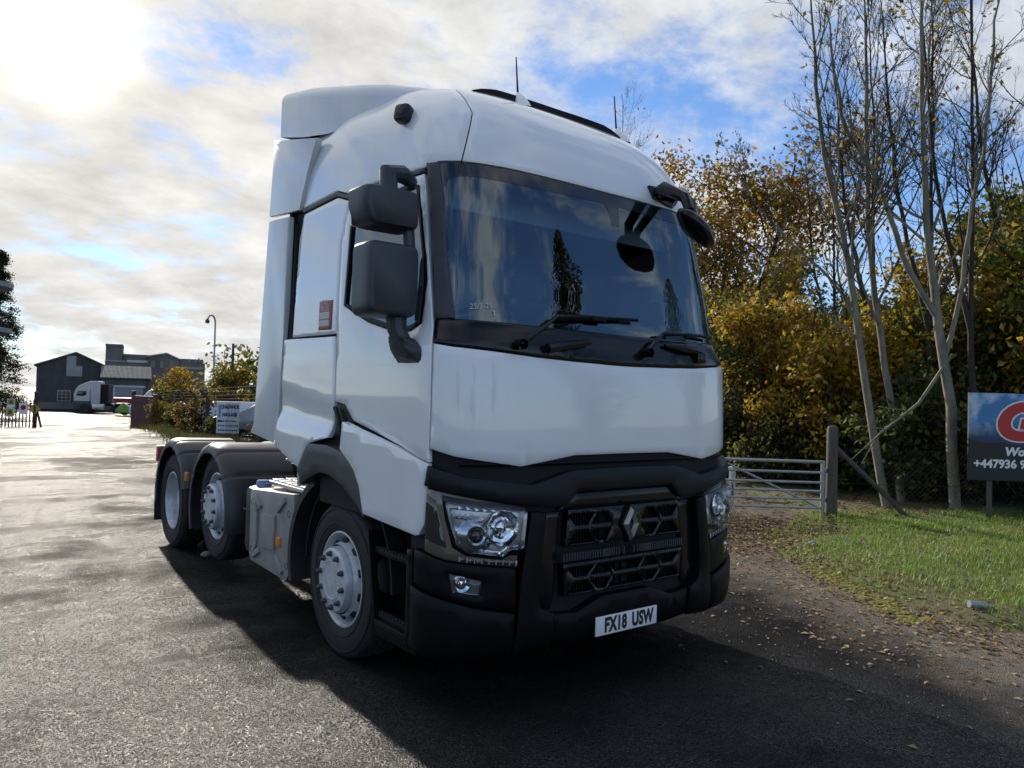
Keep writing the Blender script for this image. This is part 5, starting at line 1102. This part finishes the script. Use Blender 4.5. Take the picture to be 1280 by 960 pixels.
# lean-to with corrugated roof and roller door
Lb = Vector((*at_az(10.0, 107), -1.15)); lx_ = Vector((math.cos(R(11)), -math.sin(R(11)), 0)); ly_ = Vector((math.sin(R(11)), math.cos(R(11)), 0))
LT = thing('lean_to', 'low lean-to with pale corrugated roof and grey roller door', 'building', Lb)
def lbox(mbx, u0, u1, v0, v1, z0, z1):
    u0, u1 = u0*.78, u1*.78
    mbx.add([lx_*u+ly_*v+Vector((0, 0, z)) for v in (v0, v1) for z in (z0, z1) for u in (u0, u1)], [(0, 1, 3, 2), (4, 6, 7, 5), (0, 4, 5, 1), (2, 3, 7, 6), (0, 2, 6, 4), (1, 5, 7, 3)]); return mbx
lbox(MB(), -1.4, 5.6, 0, 5, 0, 4.2).build('wall', darkmetal, LT, smooth=None)
m = MB()
for i in range(40):
    u0 = (-1.6+i*7.4/40)*.78; u1 = u0+7.4/40*.55*.78
    m.add([lx_*u0+ly_*-.4+Vector((0, 0, 4.15)), lx_*u1+ly_*-.4+Vector((0, 0, 4.15)), lx_*u1+ly_*4.5+Vector((0, 0, 5.75)), lx_*u0+ly_*4.5+Vector((0, 0, 5.75)), lx_*(u1+.08)+ly_*-.4+Vector((0, 0, 4.07)), lx_*(u1+.08)+ly_*4.5+Vector((0, 0, 5.67))], [(0, 1, 2, 3), (1, 4, 5, 2)])
m.add([lx_*-1.25+ly_*-.4+Vector((0, 0, 4.03)), lx_*4.52+ly_*-.4+Vector((0, 0, 4.03)), lx_*4.52+ly_*4.5+Vector((0, 0, 5.63)), lx_*-1.25+ly_*4.5+Vector((0, 0, 5.63))], [(0, 1, 2, 3)]); m.build('roof', ltroof, LT, smooth=None)
dr = lbox(MB(), .6, 4.6, -.06, .02, 0, 2.9).build('door', mat('roller_door', (.20, .21, .23), .5), LT, smooth=None)
m = MB()
for i in range(12): lbox(m, .62, 4.58, -.085, -.06, .05+i*.24, .2+i*.24)
m.build('slat', mat('roller_slat', (.26, .27, .29), .5), dr, smooth=None, kind='stuff'); lbox(MB(), .3, .58, -.1, .02, 0, 3.1).build('door_frame', render_w, LT, smooth=None); lbox(MB(), .3, 4.9, -.1, .02, 2.95, 3.2).build('door_frame', render_w, LT, smooth=None)
# concrete works block behind
Sb = Vector((*at_az(9.6, 140), -1.2)); sx_, sy_ = Vector((math.cos(R(12.5)), -math.sin(R(12.5)), 0)), Vector((math.sin(R(12.5)), math.cos(R(12.5)), 0))
SI = thing('concrete_works', 'big stained concrete works building with flat tower behind the shed', 'building', Sb)
def sbox(name, u0, u1, v0, v1, z0, z1, m_, par=None):
    u0, u1 = u0*.82, u1*.82
    m = MB(); m.add([sx_*u+sy_*v+Vector((0, 0, z)) for v in (v0, v1) for z in (z0, z1) for u in (u0, u1)], [(0, 1, 3, 2), (4, 6, 7, 5), (0, 4, 5, 1), (2, 3, 7, 6), (0, 2, 6, 4), (1, 5, 7, 3)]); return m.build(name, m_, par or SI, smooth=None)
tw = sbox('tower', 0, 2.95, .0, 6, 0, 10.0, conc); sbox('cornice', -.06, 3.0, -.1, 6.1, 9.7, 10.05, conc, tw)
sbox('wall', -.02, 7.6, -.6, 8, 0, 7.3, conc); sbox('upper_wall', 3.0, 8.5, 1, 8, 7.3, 8.55, conc); sbox('parapet', 3.9, 7.65, -.75, -.55, 7.15, 7.55, render_w); sbox('parapet', 0, 3.9, -.75, -.55, 7.2, 7.38, conc2)
m = MB(); pts = [(7.6, 0), (13.3, 0), (13.3, 7.9), (11.0, 8.75), (7.6, 8.15)]; m.add([sx_*(u*.82)+sy_*-1.2+Vector((0, 0, z)) for u, z in pts]+[sx_*(u*.82)+sy_*8+Vector((0, 0, z)) for u, z in pts], [(0, 1, 2, 3, 4), (9, 8, 7, 6, 5)]+[(i, (i+1) % 5, 5+(i+1) % 5, 5+i) for i in range(5)]); m.build('gable_block', conc, SI, smooth=None)
m = MB(); pts = [(7.4, 8.12), (11.0, 8.75), (13.5, 7.85), (13.5, 8.05), (11.0, 8.98), (7.4, 8.35)]; m.add([sx_*(u*.82)+sy_*-1.5+Vector((0, 0, z)) for u, z in pts]+[sx_*(u*.82)+sy_*8+Vector((0, 0, z)) for u, z in pts], [(0, 1, 2, 3, 4, 5), (11, 10, 9, 8, 7, 6)]+[(i, (i+1) % 6, 6+(i+1) % 6, 6+i) for i in range(6)]); m.build('roof', conc2, SI, smooth=None)
sbox('side_block', 13.3, 18.3, -.5, 8, 0, 7.4, conc); sbox('side_block', 13.3, 18.0, .5, 8, 7.4, 8.15, conc); sbox('cornice', 13.2, 18.4, -.7, -.5, 6.4, 6.75, conc2)
for u in (8.2, 9.8, 11.6): sbox('window', u, u+.75, -1.28, -1.18, 6.4, 7.6, winm)
for u in (15.0, 16.3, 17.3): sbox('window', u, u+.5, .4, .52, 7.5, 8.0, winm)
for u in (1.2, 2.8): sbox('window', u, u+.9, -.66, -.58, 5.0, 6.2, winm)
# white stair tower house at the left edge
HB = Vector((-2.6, 56.5, -.75)); HT = thing('white_house', 'white house with rounded balcony slabs at the left edge', 'house', HB)
m = MB(); m.lathe([(0, 2.75), (8.6, 2.75), (8.65, .01)], 'z', (0, 0, 0), 40).box((-4, 1.5, 4.3), (8, 5, 8.6)); m.build('wall', render_w, HT)
for z, r_ in ((8.8, 3.75), (5.9, 3.75)): m = MB(); m.lathe([(z-.12, .01), (z-.12, r_), (z+.18, r_+.05), (z+.2, .01)], 'z', (0, 0, 0), 40); m.build('balcony_slab', conc2, HT)
m = MB(); m.lathe([(0, 2.9), (.45, 2.9), (.5, .01)], 'z', (0, 0, 0), 36); m.build('plinth', conc, HT)
for z in (6.4, 1.6):
    for a in (-80, -50, -20): m = MB(); m.box((2.78*math.cos(R(a)), 2.78*math.sin(R(a)), z+.75), (.06, .9, 1.5), .01, Matrix.Rotation(R(a), 3, 'Z')); m.build('window', winm, HT)
m = MB()
for a in range(-120, 40, 8): m.tube([(3.6*math.cos(R(a)), 3.6*math.sin(R(a)), 6.1), (3.6*math.cos(R(a)), 3.6*math.sin(R(a)), 7.0)], .02, 4)
m.tube([(3.6*math.cos(R(a)), 3.6*math.sin(R(a)), 7.0) for a in range(-120, 42, 8)], .03, 5); m.build('balcony_rail', railm, HT, kind='stuff')
conifer('tall dark conifer beside the white house at the left edge', 1.2, 68.6, -.85, 13.2, 2.7, 41, 30000)
# far tractor unit, van, lorry bed and parked cars
def quick_wheel(par, x, y, z, r, w_, sx, m_=None):
    m = MB(); m.lathe([(sx*0, r*.62), (sx*.01, r*.9), (-sx*.04, r), (-sx*w_, r), (-sx*w_, .02)], 'x', (x, y, z), 20); W = m.build('wheel', MT['rubber'], par); m = MB(); m.lathe([(sx*.0, r*.62), (-sx*.04, r*.5), (sx*.02, r*.25), (sx*.02, .005)], 'x', (x, y, z), 16); m.build('rim', MT['rimp'], W)
FT = thing('distant_tractor_unit', 'small white tractor unit with dark skirt parked facing left far away', 'lorry', (10.0, 92.0, -1.1), R(-20))
# x forward is -x local (front towards the left of the picture), y depth
def ftp(name, pts, y0, y1, m_, bev=.03): m = MB(); m.prism(pts, 1, y0, y1, bev=bev); return m.build(name, m_, FT)
ftp('cab', [(.10, 1.35), (.0, 1.9), (.14, 2.45), (.45, 2.95), (1.5, 3.45), (2.2, 3.5), (2.2, .95), (.10, .95)], -1.2, 1.2, render_w, .06); ftp('skirt', [(.05, .35), (.05, 1.30), (1.72, 1.30), (1.72, .35)], -1.22, 1.22, MT['grey']); ftp('fairing', [(2.2, .9), (2.2, 3.5), (2.55, 3.45), (2.55, .95)], -1.22, 1.22, render_w)
ftp('side_window', [(.28, 1.88), (.42, 2.38), (1.25, 2.38), (1.25, 2.0), (.95, 1.85)], -1.225, -1.19, winm, .01); ftp('door_seam', [(1.60, .5), (1.64, .5), (1.64, 2.6), (1.60, 2.6)], -1.226, -1.19, MT['black'], .004); ftp('windscreen', [(.12, 1.95), (.22, 2.5), (.16, 2.5), (.0, 1.95)], -1.1, 1.1, winm, .01); ftp('fuel_tank', [(1.8, .4), (1.8, 1.0), (3.0, 1.0), (3.0, .4)], -1.2, -.7, MT['alu'], .05); ftp('chassis', [(2.2, .8), (2.2, 1.05), (5.8, 1.05), (5.8, .8)], -.5, .5, MT['dark']); ftp('catwalk', [(2.6, 1.1), (2.6, 3.2), (3.3, 3.2), (3.3, 1.1)], -.9, .9, MT['dark'])
for x_ in (1.15, 4.2, 5.3):
    for s_ in (-1, 1):
        m = MB(); m.lathe([(-s_*.0, .3), (0, .45), (-s_*-.05, .5), (s_*.28, .5), (s_*.28, .05)], 'y', (x_, -1.2*(-s_)-0, .5), 20); Wq = m.build('wheel', MT['rubber'], FT); m = MB(); m.lathe([(0, .3), (s_*.03, .2), (s_*.01, .02)], 'y', (x_, 1.2*s_, .5), 14); m.build('rim', MT['rimp'], Wq)
m = MB(); m.prism([(3.8, .62), (3.8, .98), (4.2, 1.15), (5.4, 1.15), (5.9, .95), (5.9, .6)], 1, -1.22, -.8, bev=.03); m.build('mudguard', MT['mud'], FT)
RL = thing('red_flatbed', 'red flatbed lorry body behind the gate with a green sheet', 'lorry', (13.2, 80.0, -.95), R(-12)); m = MB(); m.box((2.4, 0, 1.45), (8, 2.4, .5), .04); m.build('body', mat('red_body', (.25, .025, .02), .5), RL); m = MB(); m.box((2.4, 0, .85), (8, 1.2, .25)); m.build('chassis', MT['dark'], RL)
for x_ in (-.6, 4.4, 5.5): m = MB(); m.lathe([(0, .3), (0, .45), (.05, .5), (.28, .5), (.28, .05)], 'y', (x_, -1.2, .5), 18); m.build('wheel', MT['rubber'], RL)
GS = thing('green_sheet', 'lime green folded sheet heaped in front of the red flatbed', 'tarpaulin', (10.9, 76.5, -.95), R(-12)); m = MB(); m.prism([(.2, .55), (.8, 1.25), (1.7, .7), (1.8, .35), (.3, .35)], 1, -.6, .6, bev=.05); m.build('sheet', mat('lime_sheet', (.20, .40, .05), .6), GS); m = MB(); m.prism([(.78, 1.25), (1.7, .69), (1.75, .74), (.82, 1.31)], 1, -.66, .62, bev=.01); m.build('hem', render_w, GS)
def car(name, label, x, y, z, rz, prof, glassp, body, L_, w_=.86, grp=None):
    t = thing(name, label, 'van' if 'van' in name else 'car', (x, y, z), R(rz), grp); m = MB(); m.prism(prof, 1, -w_, w_, bev=.07); m.build('body', body, t)
    m = MB(); m.prism(glassp, 1, -w_*.985, w_*.985, bev=.03); m.build('windows', winm, t)
    for x_ in (.78, L_-.82):
        for s_ in (-1, 1): m = MB(); m.lathe([(0, .2), (s_*.0, .27), (-s_*.03, .31), (-s_*.2, .31), (-s_*.2, .02)], 'y', (x_, s_*(w_+.01), .31), 18); W = m.build('wheel', MT['rubber'], t); m = MB(); m.lathe([(0, .2), (s_*.012, .12), (s_*.012, .01)], 'y', (x_, s_*(w_+.01), .31), 14); m.build('rim', MT['rimp'], W)
    for s_ in (-1, 1): m = MB(); m.box((.06, s_*w_*.72, .68), (.1, .3, .14), .03); m.build('headlight', MT['lens'] if False else MT['silver_dim'], t)
    return t
carw = mat('car_white', (.70, .72, .74), .3, coat=1); cars = mat('car_silver', (.30, .33, .37), .3, metal=.3, coat=1)
vprof = [(.0, .35), (.0, .95), (.75, 1.2), (1.45, 1.95), (1.75, 2.05), (4.8, 2.05), (4.9, 1.9), (4.9, .35)]; vgl = [(.85, 1.22), (1.46, 1.86), (2.3, 1.86), (2.3, 1.22)]
car('parked_car', 'white estate car parked behind the fence left of the white sign', 5.9, 34.4, -.25, -14, [(0, .3), (.0, .8), (.25, .9), (1.1, 1.0), (1.7, 1.45), (4.0, 1.45), (4.35, 1.0), (4.4, .35)], [(1.2, 1.0), (1.75, 1.39), (3.9, 1.39), (4.15, 1.02)], carw, 4.4); car('parked_van', 'white van roof far behind the red gate', 9.6, 62.6, -.8, -14, [(a*.9, b*1.2) for a, b in vprof], [(a*.9, b*1.2) for a, b in vgl], carw, 4.4, 1.0)
cprof = [(0, .3), (.0, .75), (.25, .86), (1.15, .95), (1.75, 1.40), (2.9, 1.42), (3.7, 1.0), (4.15, .95), (4.2, .35)]; cgl = [(1.25, .96), (1.80, 1.35), (2.85, 1.37), (3.5, 1.0)]
car('parked_car', 'silver car parked behind the fence right of the white sign', 6.2, 28.8, -.15, -30, cprof, cgl, cars, 4.2); car('parked_car', 'white car parked behind the silver car', 7.4, 32.4, -.2, -20, cprof, cgl, carw, 4.2)
# yard entrance: railings with notices on the left, red gate leaf on the right
PB = Vector((.02, 47.3, -.66)); pe = Vector((1.55, 46.13, -.6)); pd = (pe-PB).normalized(); PF = thing('railing_fence', 'dark railing fence section with safety notices at the left edge', 'fence', PB)
for i in range(-14, 11): m = MB(); m.prism([(-.03, 0), (.03, 0), (.03, 1.45), (0, 1.55), (-.03, 1.45)], 1, -.01, .01); o = m.build('pale', railm, PF, smooth=None); o.location = pd*(i*.19); o.rotation_euler = (0, 0, math.atan2(pd.y, pd.x))
for z in (.35, 1.2): m = MB(); m.tube([pd*-2.8+Vector((0, 0, z)), pd*1.95+Vector((0, 0, z))], .03, 5); m.build('rail', railm, PF)
m = MB(); m.box(tuple(pd*-.6+Vector((0, .25, .62))), (.9, .3, .9), .04); m.build('planter', railm, PF)
def notice(label, u, z, w_, h_, mt_, shapes):
    o_ = PB+pd*u+Vector((0, 0, z))+Vector((-.61, -.79, 0))*.06; t = thing('safety_notice', label, 'sign', o_); fm_ = frame_mtx((0, 0, 0), pd, (0, 0, 1))
    m = MB(); m.box((0, 0, 0), (w_, h_, .01)); m.v = [tuple(fm_@Vector(v)) for v in m.v]; m.build('plate', mt_, t, smooth=None)
    for nm, pts, mm in shapes:
        m = MB(); m.prism(pts, 2, .006, .012); m.v = [tuple(fm_@Vector(v)) for v in m.v]; m.build(nm, mm, t, smooth=None)
tri_ = [(-.13, -.10), (.13, -.10), (0, .13)]; tri2 = [(-.06, -.065), (.06, -.065), (0, .05)]
notice('upper white notice with yellow warning triangle on the railings', .70, 1.35, .42, .48, MT['plate'], [('yellow_panel', [(-.17, -.08), (.17, -.08), (.17, .21), (-.17, .21)], yel), ('triangle', [(a, b+.06) for a, b in tri_], MT['ink']), ('triangle', [(a*1.35, b*1.35+.07) for a, b in tri2], yel)])
notice('lower white notice with yellow warning triangle on the railings', .66, .85, .42, .46, MT['plate'], [('yellow_panel', [(-.17, -.19), (.17, -.19), (.17, .20), (-.17, .20)], yel), ('triangle', [(a, b+.02) for a, b in tri_], MT['ink']), ('triangle', [(a*1.35, b*1.35+.03) for a, b in tri2], yel)])
cir = [(.15*math.cos(a), .15*math.sin(a)+.05) for a in np.linspace(0, 2*PI, 20, endpoint=False)]; cir2 = [(.115*math.cos(a), .115*math.sin(a)+.05) for a in np.linspace(0, 2*PI, 20, endpoint=False)]
notice('white prohibition notice with red ring nearest the gate post', 1.38, 1.05, .46, .62, MT['plate'], [('ring', cir, redp), ('symbol', [(-.09, .0), (.09, .0), (.09, .1), (-.09, .1)], MT['ink'])])
notice('plain yellow notice at the far left of the railings', -.05, 1.15, .36, .40, yel, [('triangle', tri_, MT['ink'])])
t = thing('gate_post', 'rusty red gate post beside the railings carrying a diamond', 'post', (1.62, 46.05, -.6)); m = MB(); m.box((0, 0, .95), (.16, .16, 1.9), .02); m.build('post', redpaint, t); m = MB(); m.tube([(.28, -.1, 0), (.1, -.06, .8), (.0, -.05, 1.5)], .06, 6); m.build('stay', redpaint, t); m = MB(); m.lathe([(1.9, .12), (1.98, .06), (2.02, .005)], 'z', (0, 0, 0), 10); m.build('cap', redpaint, t)
t = thing('diamond_sign', 'yellow diamond warning sign fixed to the red gate post', 'sign', (1.56, 45.9, .42)); m = MB(); m.prism([(0, -.31), (.31, 0), (0, .31), (-.31, 0)], 1, -.01, .01); m.build('plate', yel, t, smooth=None); m = MB(); m.prism([(-.05, -.22), (.05, -.22), (.05, .2), (-.05, .2)], 1, -.016, -.011); m.build('symbol', MT['ink'], t, smooth=None); t.rotation_euler = (0, 0, R(-30))
t = thing('steel_gate', 'open dark red steel gate leaf at the yard entrance', 'gate', (5.88, 42.8, -.48))
for z in (.12, 1.0, 1.75): m = MB(); m.box((-.07, -2.5, z), (.06, 5.0, .08), .01); m.build('rail', redpaint, t)
for i in range(17): m = MB(); m.box((-.09, -.2-i*.29, .92), (.025, .23, 1.66)); m.build('bar', redpaint, t, smooth=None)
for y_ in (0, -5): m = MB(); m.box((0, y_, 1.0), (.2, .2, 2.1 if y_ == 0 else 1.8), .015); m.build('upright', redpaint, t)
m = MB(); m.box((-.16, -4.7, 1.2), (.02, .2, .3)); m.build('notice', MT['plate'], t, smooth=None)
# chain link fence with cranked concrete posts
CF = thing('cranked_post_fence', 'chain link fence with cranked concrete posts and barbed wire by the yard', 'fence', (4.95, 25.8, -.13)); cpost = mat('post_concrete', (.075, .07, .065), .9, noise=.4, nscale=6)
fp = [(3.3, 11.0), (4.0, 17.6), (4.95, 25.8), (5.55, 29.5), (5.95, 32.8), (6.3, 36.0), (6.6, 39.4)]
def fl(i, z, o=0): x_, y_ = fp[i]; return Vector((x_-4.95-o*.95, y_-25.8-o*.1, hgt(y_)+.13+z))
for i in range(len(fp)): m = MB(); m.tube([fl(i, -.1), fl(i, 1.55), fl(i, 1.85, .32)], [.07, .065, .05], 6); m.build('post', cpost, CF)
for z, o in ((1.5, .0), (1.62, .08), (1.74, .2), (1.84, .3), (.1, 0), (.8, 0)): m = MB(); m.tube([fl(i, z, o) for i in range(len(fp))], .004, 4); m.build('strand', wire, CF)
m = MB()
for i in range(len(fp)-1):
    a, b = fl(i, 0), fl(i+1, 0); n_ = int((b-a).length/.16)
    for j in range(n_):
        p, q = a.lerp(b, j/n_), a.lerp(b, min(1, (j+7)/n_)); m.tube([p+Vector((0, 0, .02)), q+Vector((0, 0, 1.48))], .0025, 3, cap=False); m.tube([q+Vector((0, 0, .02)), p+Vector((0, 0, 1.48))], .0025, 3, cap=False)
m.build('mesh_panel', wire, CF, smooth=None, kind='stuff')
# haulage sign on the fence
SB = Vector((4.30, 22.46, .30)); sd = Vector((.79, -.61, 0)).normalized(); t = thing('haulage_sign', 'white haulage sign with blue lettering fixed to the cranked post fence', 'sign', SB); fm_ = frame_mtx((0, 0, 0), sd, (0, 0, 1)); navy = mat('sign_navy', (.03, .05, .14), .5)
m = MB(); m.box((.37, .51, 0), (.74, 1.02, .02), .003); m.v = [tuple(fm_@Vector(v)) for v in m.v]; m.build('plate', mat('sign_plate', (.62, .64, .68), .5), t)
lettering('lettering', [text_mesh('CHADWICK', .155, fm_@Matrix.Translation((.43, .86, .012)), .001, .012, .70)], navy, t); lettering('lettering', [text_mesh('HAULAGE', .155, fm_@Matrix.Translation((.43, .61, .012)), .001, .012, .68)], navy, t)
m = MB()
for z, u0, u1 in ((.40, .20, .62), (.25, .05, .68), (.10, .05, .66)):
    u = u0
    while u < u1: wq = random.uniform(.03, .07); m.box((u+wq/2, z, .012), (wq, .05, .002)); u += wq+.02
m.v = [tuple(fm_@Vector(v)) for v in m.v]; m.build('small_print', navy, t, smooth=None, kind='stuff')
m = MB(); m.box((.11, .40, .013), (.15, .065, .003)); m.v = [tuple(fm_@Vector(v)) for v in m.v]; m.build('arrow', MT['ink'], t, smooth=None)
m = MB(); m.prism([(.06, .55), (.10, .50), (.14, .55), (.15, .90), (.10, .96), (.05, .90)], 2, .011, .014); m.v = [tuple(fm_@Vector(v)) for v in m.v]; m.build('crest', mat('sign_crest', (.25, .28, .42), .5), t, smooth=None)
# lamp column and pole
t = thing('lamp_column', 'tall grey swan neck lamp column behind the fence', 'street lamp', (10.22, 43.15, -.5)); m = MB(); m.tube([(0, 0, -.1), (0, 0, 1.2)], .09, 10); m.build('base', galv, t); m = MB(); m.tube([(0, 0, 1.2), (0, 0, 6.2)]+[(-.28+.28*math.cos(a), .2*math.cos(a)-.2, 6.2+.42*math.sin(a)) for a in np.linspace(0, PI*.9, 9)], [.055]+[.05]*10, 8); m.build('column', galv, t); m = MB(); m.lathe([(-.16, .001), (-.14, .11), (0, .13), (.1, .06), (.14, .03)], 'z', (-.57, -.4, 6.25), 14); m.build('lantern', MT['grey'], t)
t = thing('wooden_pole', 'plain dark wooden pole among the bushes right of the lamp column', 'pole', (11.1, 42.5, -.5)); m = MB(); m.tube([(0, 0, -.1), (0, 0, 5.0)], [.10, .075], 8); m.build('pole', oldwood, t)
# bushes along the fence
BU = [('bush', 8.7, 44.5, 3.6, 1.5, 'orange', 'gold', 'orange autumn bush in front of the concrete works'), ('bush', 7.7, 42.5, 2.3, 1.2, 'gold', 'olive', 'smaller golden bush beside the red gate leaf'), ('bush', 11.2, 42.6, 4.1, 1.6, 'olive', 'orange', 'olive autumn bush around the wooden pole'), ('bush', 12.6, 40.2, 3.9, 1.5, 'olive', 'gold', 'olive bush between wooden pole and cab'), ('bush', 9.7, 40.5, 2.4, 1.4, 'olive', 'brown', 'low olive bush below the lamp column'), ('bush', 13.5, 37.5, 4.4, 2.0, 'gold', 'olive', 'gold bush just behind the rear of the cab'),
 ('weed_clump', 6.05, 37.6, 1.5, .7, 'brown', 'olive', 'brown weeds climbing the fence next to the red gate'), ('weed_clump', 5.75, 33.5, 1.4, .7, 'olive', 'brown', 'olive weeds on the second fence bay'), ('weed_clump', 5.4, 30.2, 1.5, .7, 'brown', 'dark', 'dark brown weeds climbing the middle of the fence'), ('weed_clump', 5.1, 27.4, 1.6, .7, 'dark', 'brown', 'dark weeds left of the haulage sign'), ('weed_clump', 4.9, 24.4, .8, .6, 'dark', 'olive', 'dark weeds under the haulage sign'), ('weed_clump', 4.9, 19.8, .6, .5, 'olive', 'dark', 'olive weeds on the fence right of the haulage sign'), ('weed_clump', 4.5, 15.5, .7, .6, 'olive', 'dark', 'low weeds on the fence behind the rear axle')]
for i, (nm, x, y, h, rd, l1_, l2_, lab) in enumerate(BU):
    leafy_tree(nm, lab, x, y, h, rd, 500+i, 2600 if nm == 'bush' else 1500, .10 if nm == 'bush' else .06, l1_, l2_, 4, low=.1, cat='bush' if nm == 'bush' else 'weeds', sig=.2 if nm == 'bush' else .16, z0=hgt(y)-.02, n1=10, n2=5)
# rough grass along the fence foot
n_ = 26000; yy = rng.uniform(13, 40.5, n_); fx = np.interp(yy, [p[1] for p in fp], [p[0] for p in fp]); xx = fx+rng.normal(size=n_)*.45-.25; ok = xx < fx+.5; xx, yy = xx[ok], yy[ok]; n_ = len(xx)
zz_ = np.interp(yy, [22, 26, 35, 43], [0, -.13, -.2, -.5]); hh = rng.uniform(.06, .34, n_); az = rng.uniform(0, 2*PI, n_); dx, dy = np.cos(az), np.sin(az); ww = .010
V = np.stack([np.column_stack([xx-dy*ww, yy+dx*ww, zz_]), np.column_stack([xx+dy*ww, yy-dx*ww, zz_]), np.column_stack([xx+dx*hh*.4, yy+dy*hh*.4, zz_+hh])], 1).reshape(-1, 3)
np_mesh('rough_grass', V, np.arange(len(V)).reshape(-1, 3), mat('rough_grass_blade', (.075, .085, .018), .7, island=.6, transl=.35, col2=(.13, .11, .04), nscale=.6, nlo=.4, nhi=.7), None, 'stuff')
V = []; Q = []; 
for i, y in enumerate(np.linspace(10, 41, 40)):
    x0 = np.interp(y, [p[1] for p in fp], [p[0] for p in fp]); z = hgt(y)+.006; V += [(x0-1.0-.25*math.sin(y*1.9)-.15*math.sin(y*4.3), y, z), (x0-.4, y, z+.05), (x0+1.2, y, z+.06)]
    if i: b = 3*i; Q += [(b-3, b-2, b+1, b), (b-2, b-1, b+2, b+1)]
np_mesh('fence_verge', V, Q, mat('fence_soil', (.055, .05, .024), .95, col2=(.085, .065, .04), nscale=3, bump=.5, bscale=20), None, 'structure', True)
# pebbles under the rear of the tractor unit
stone(-1.05, 4.75, .03, .05, 'pale stone lying on the wet road under the mudguards')
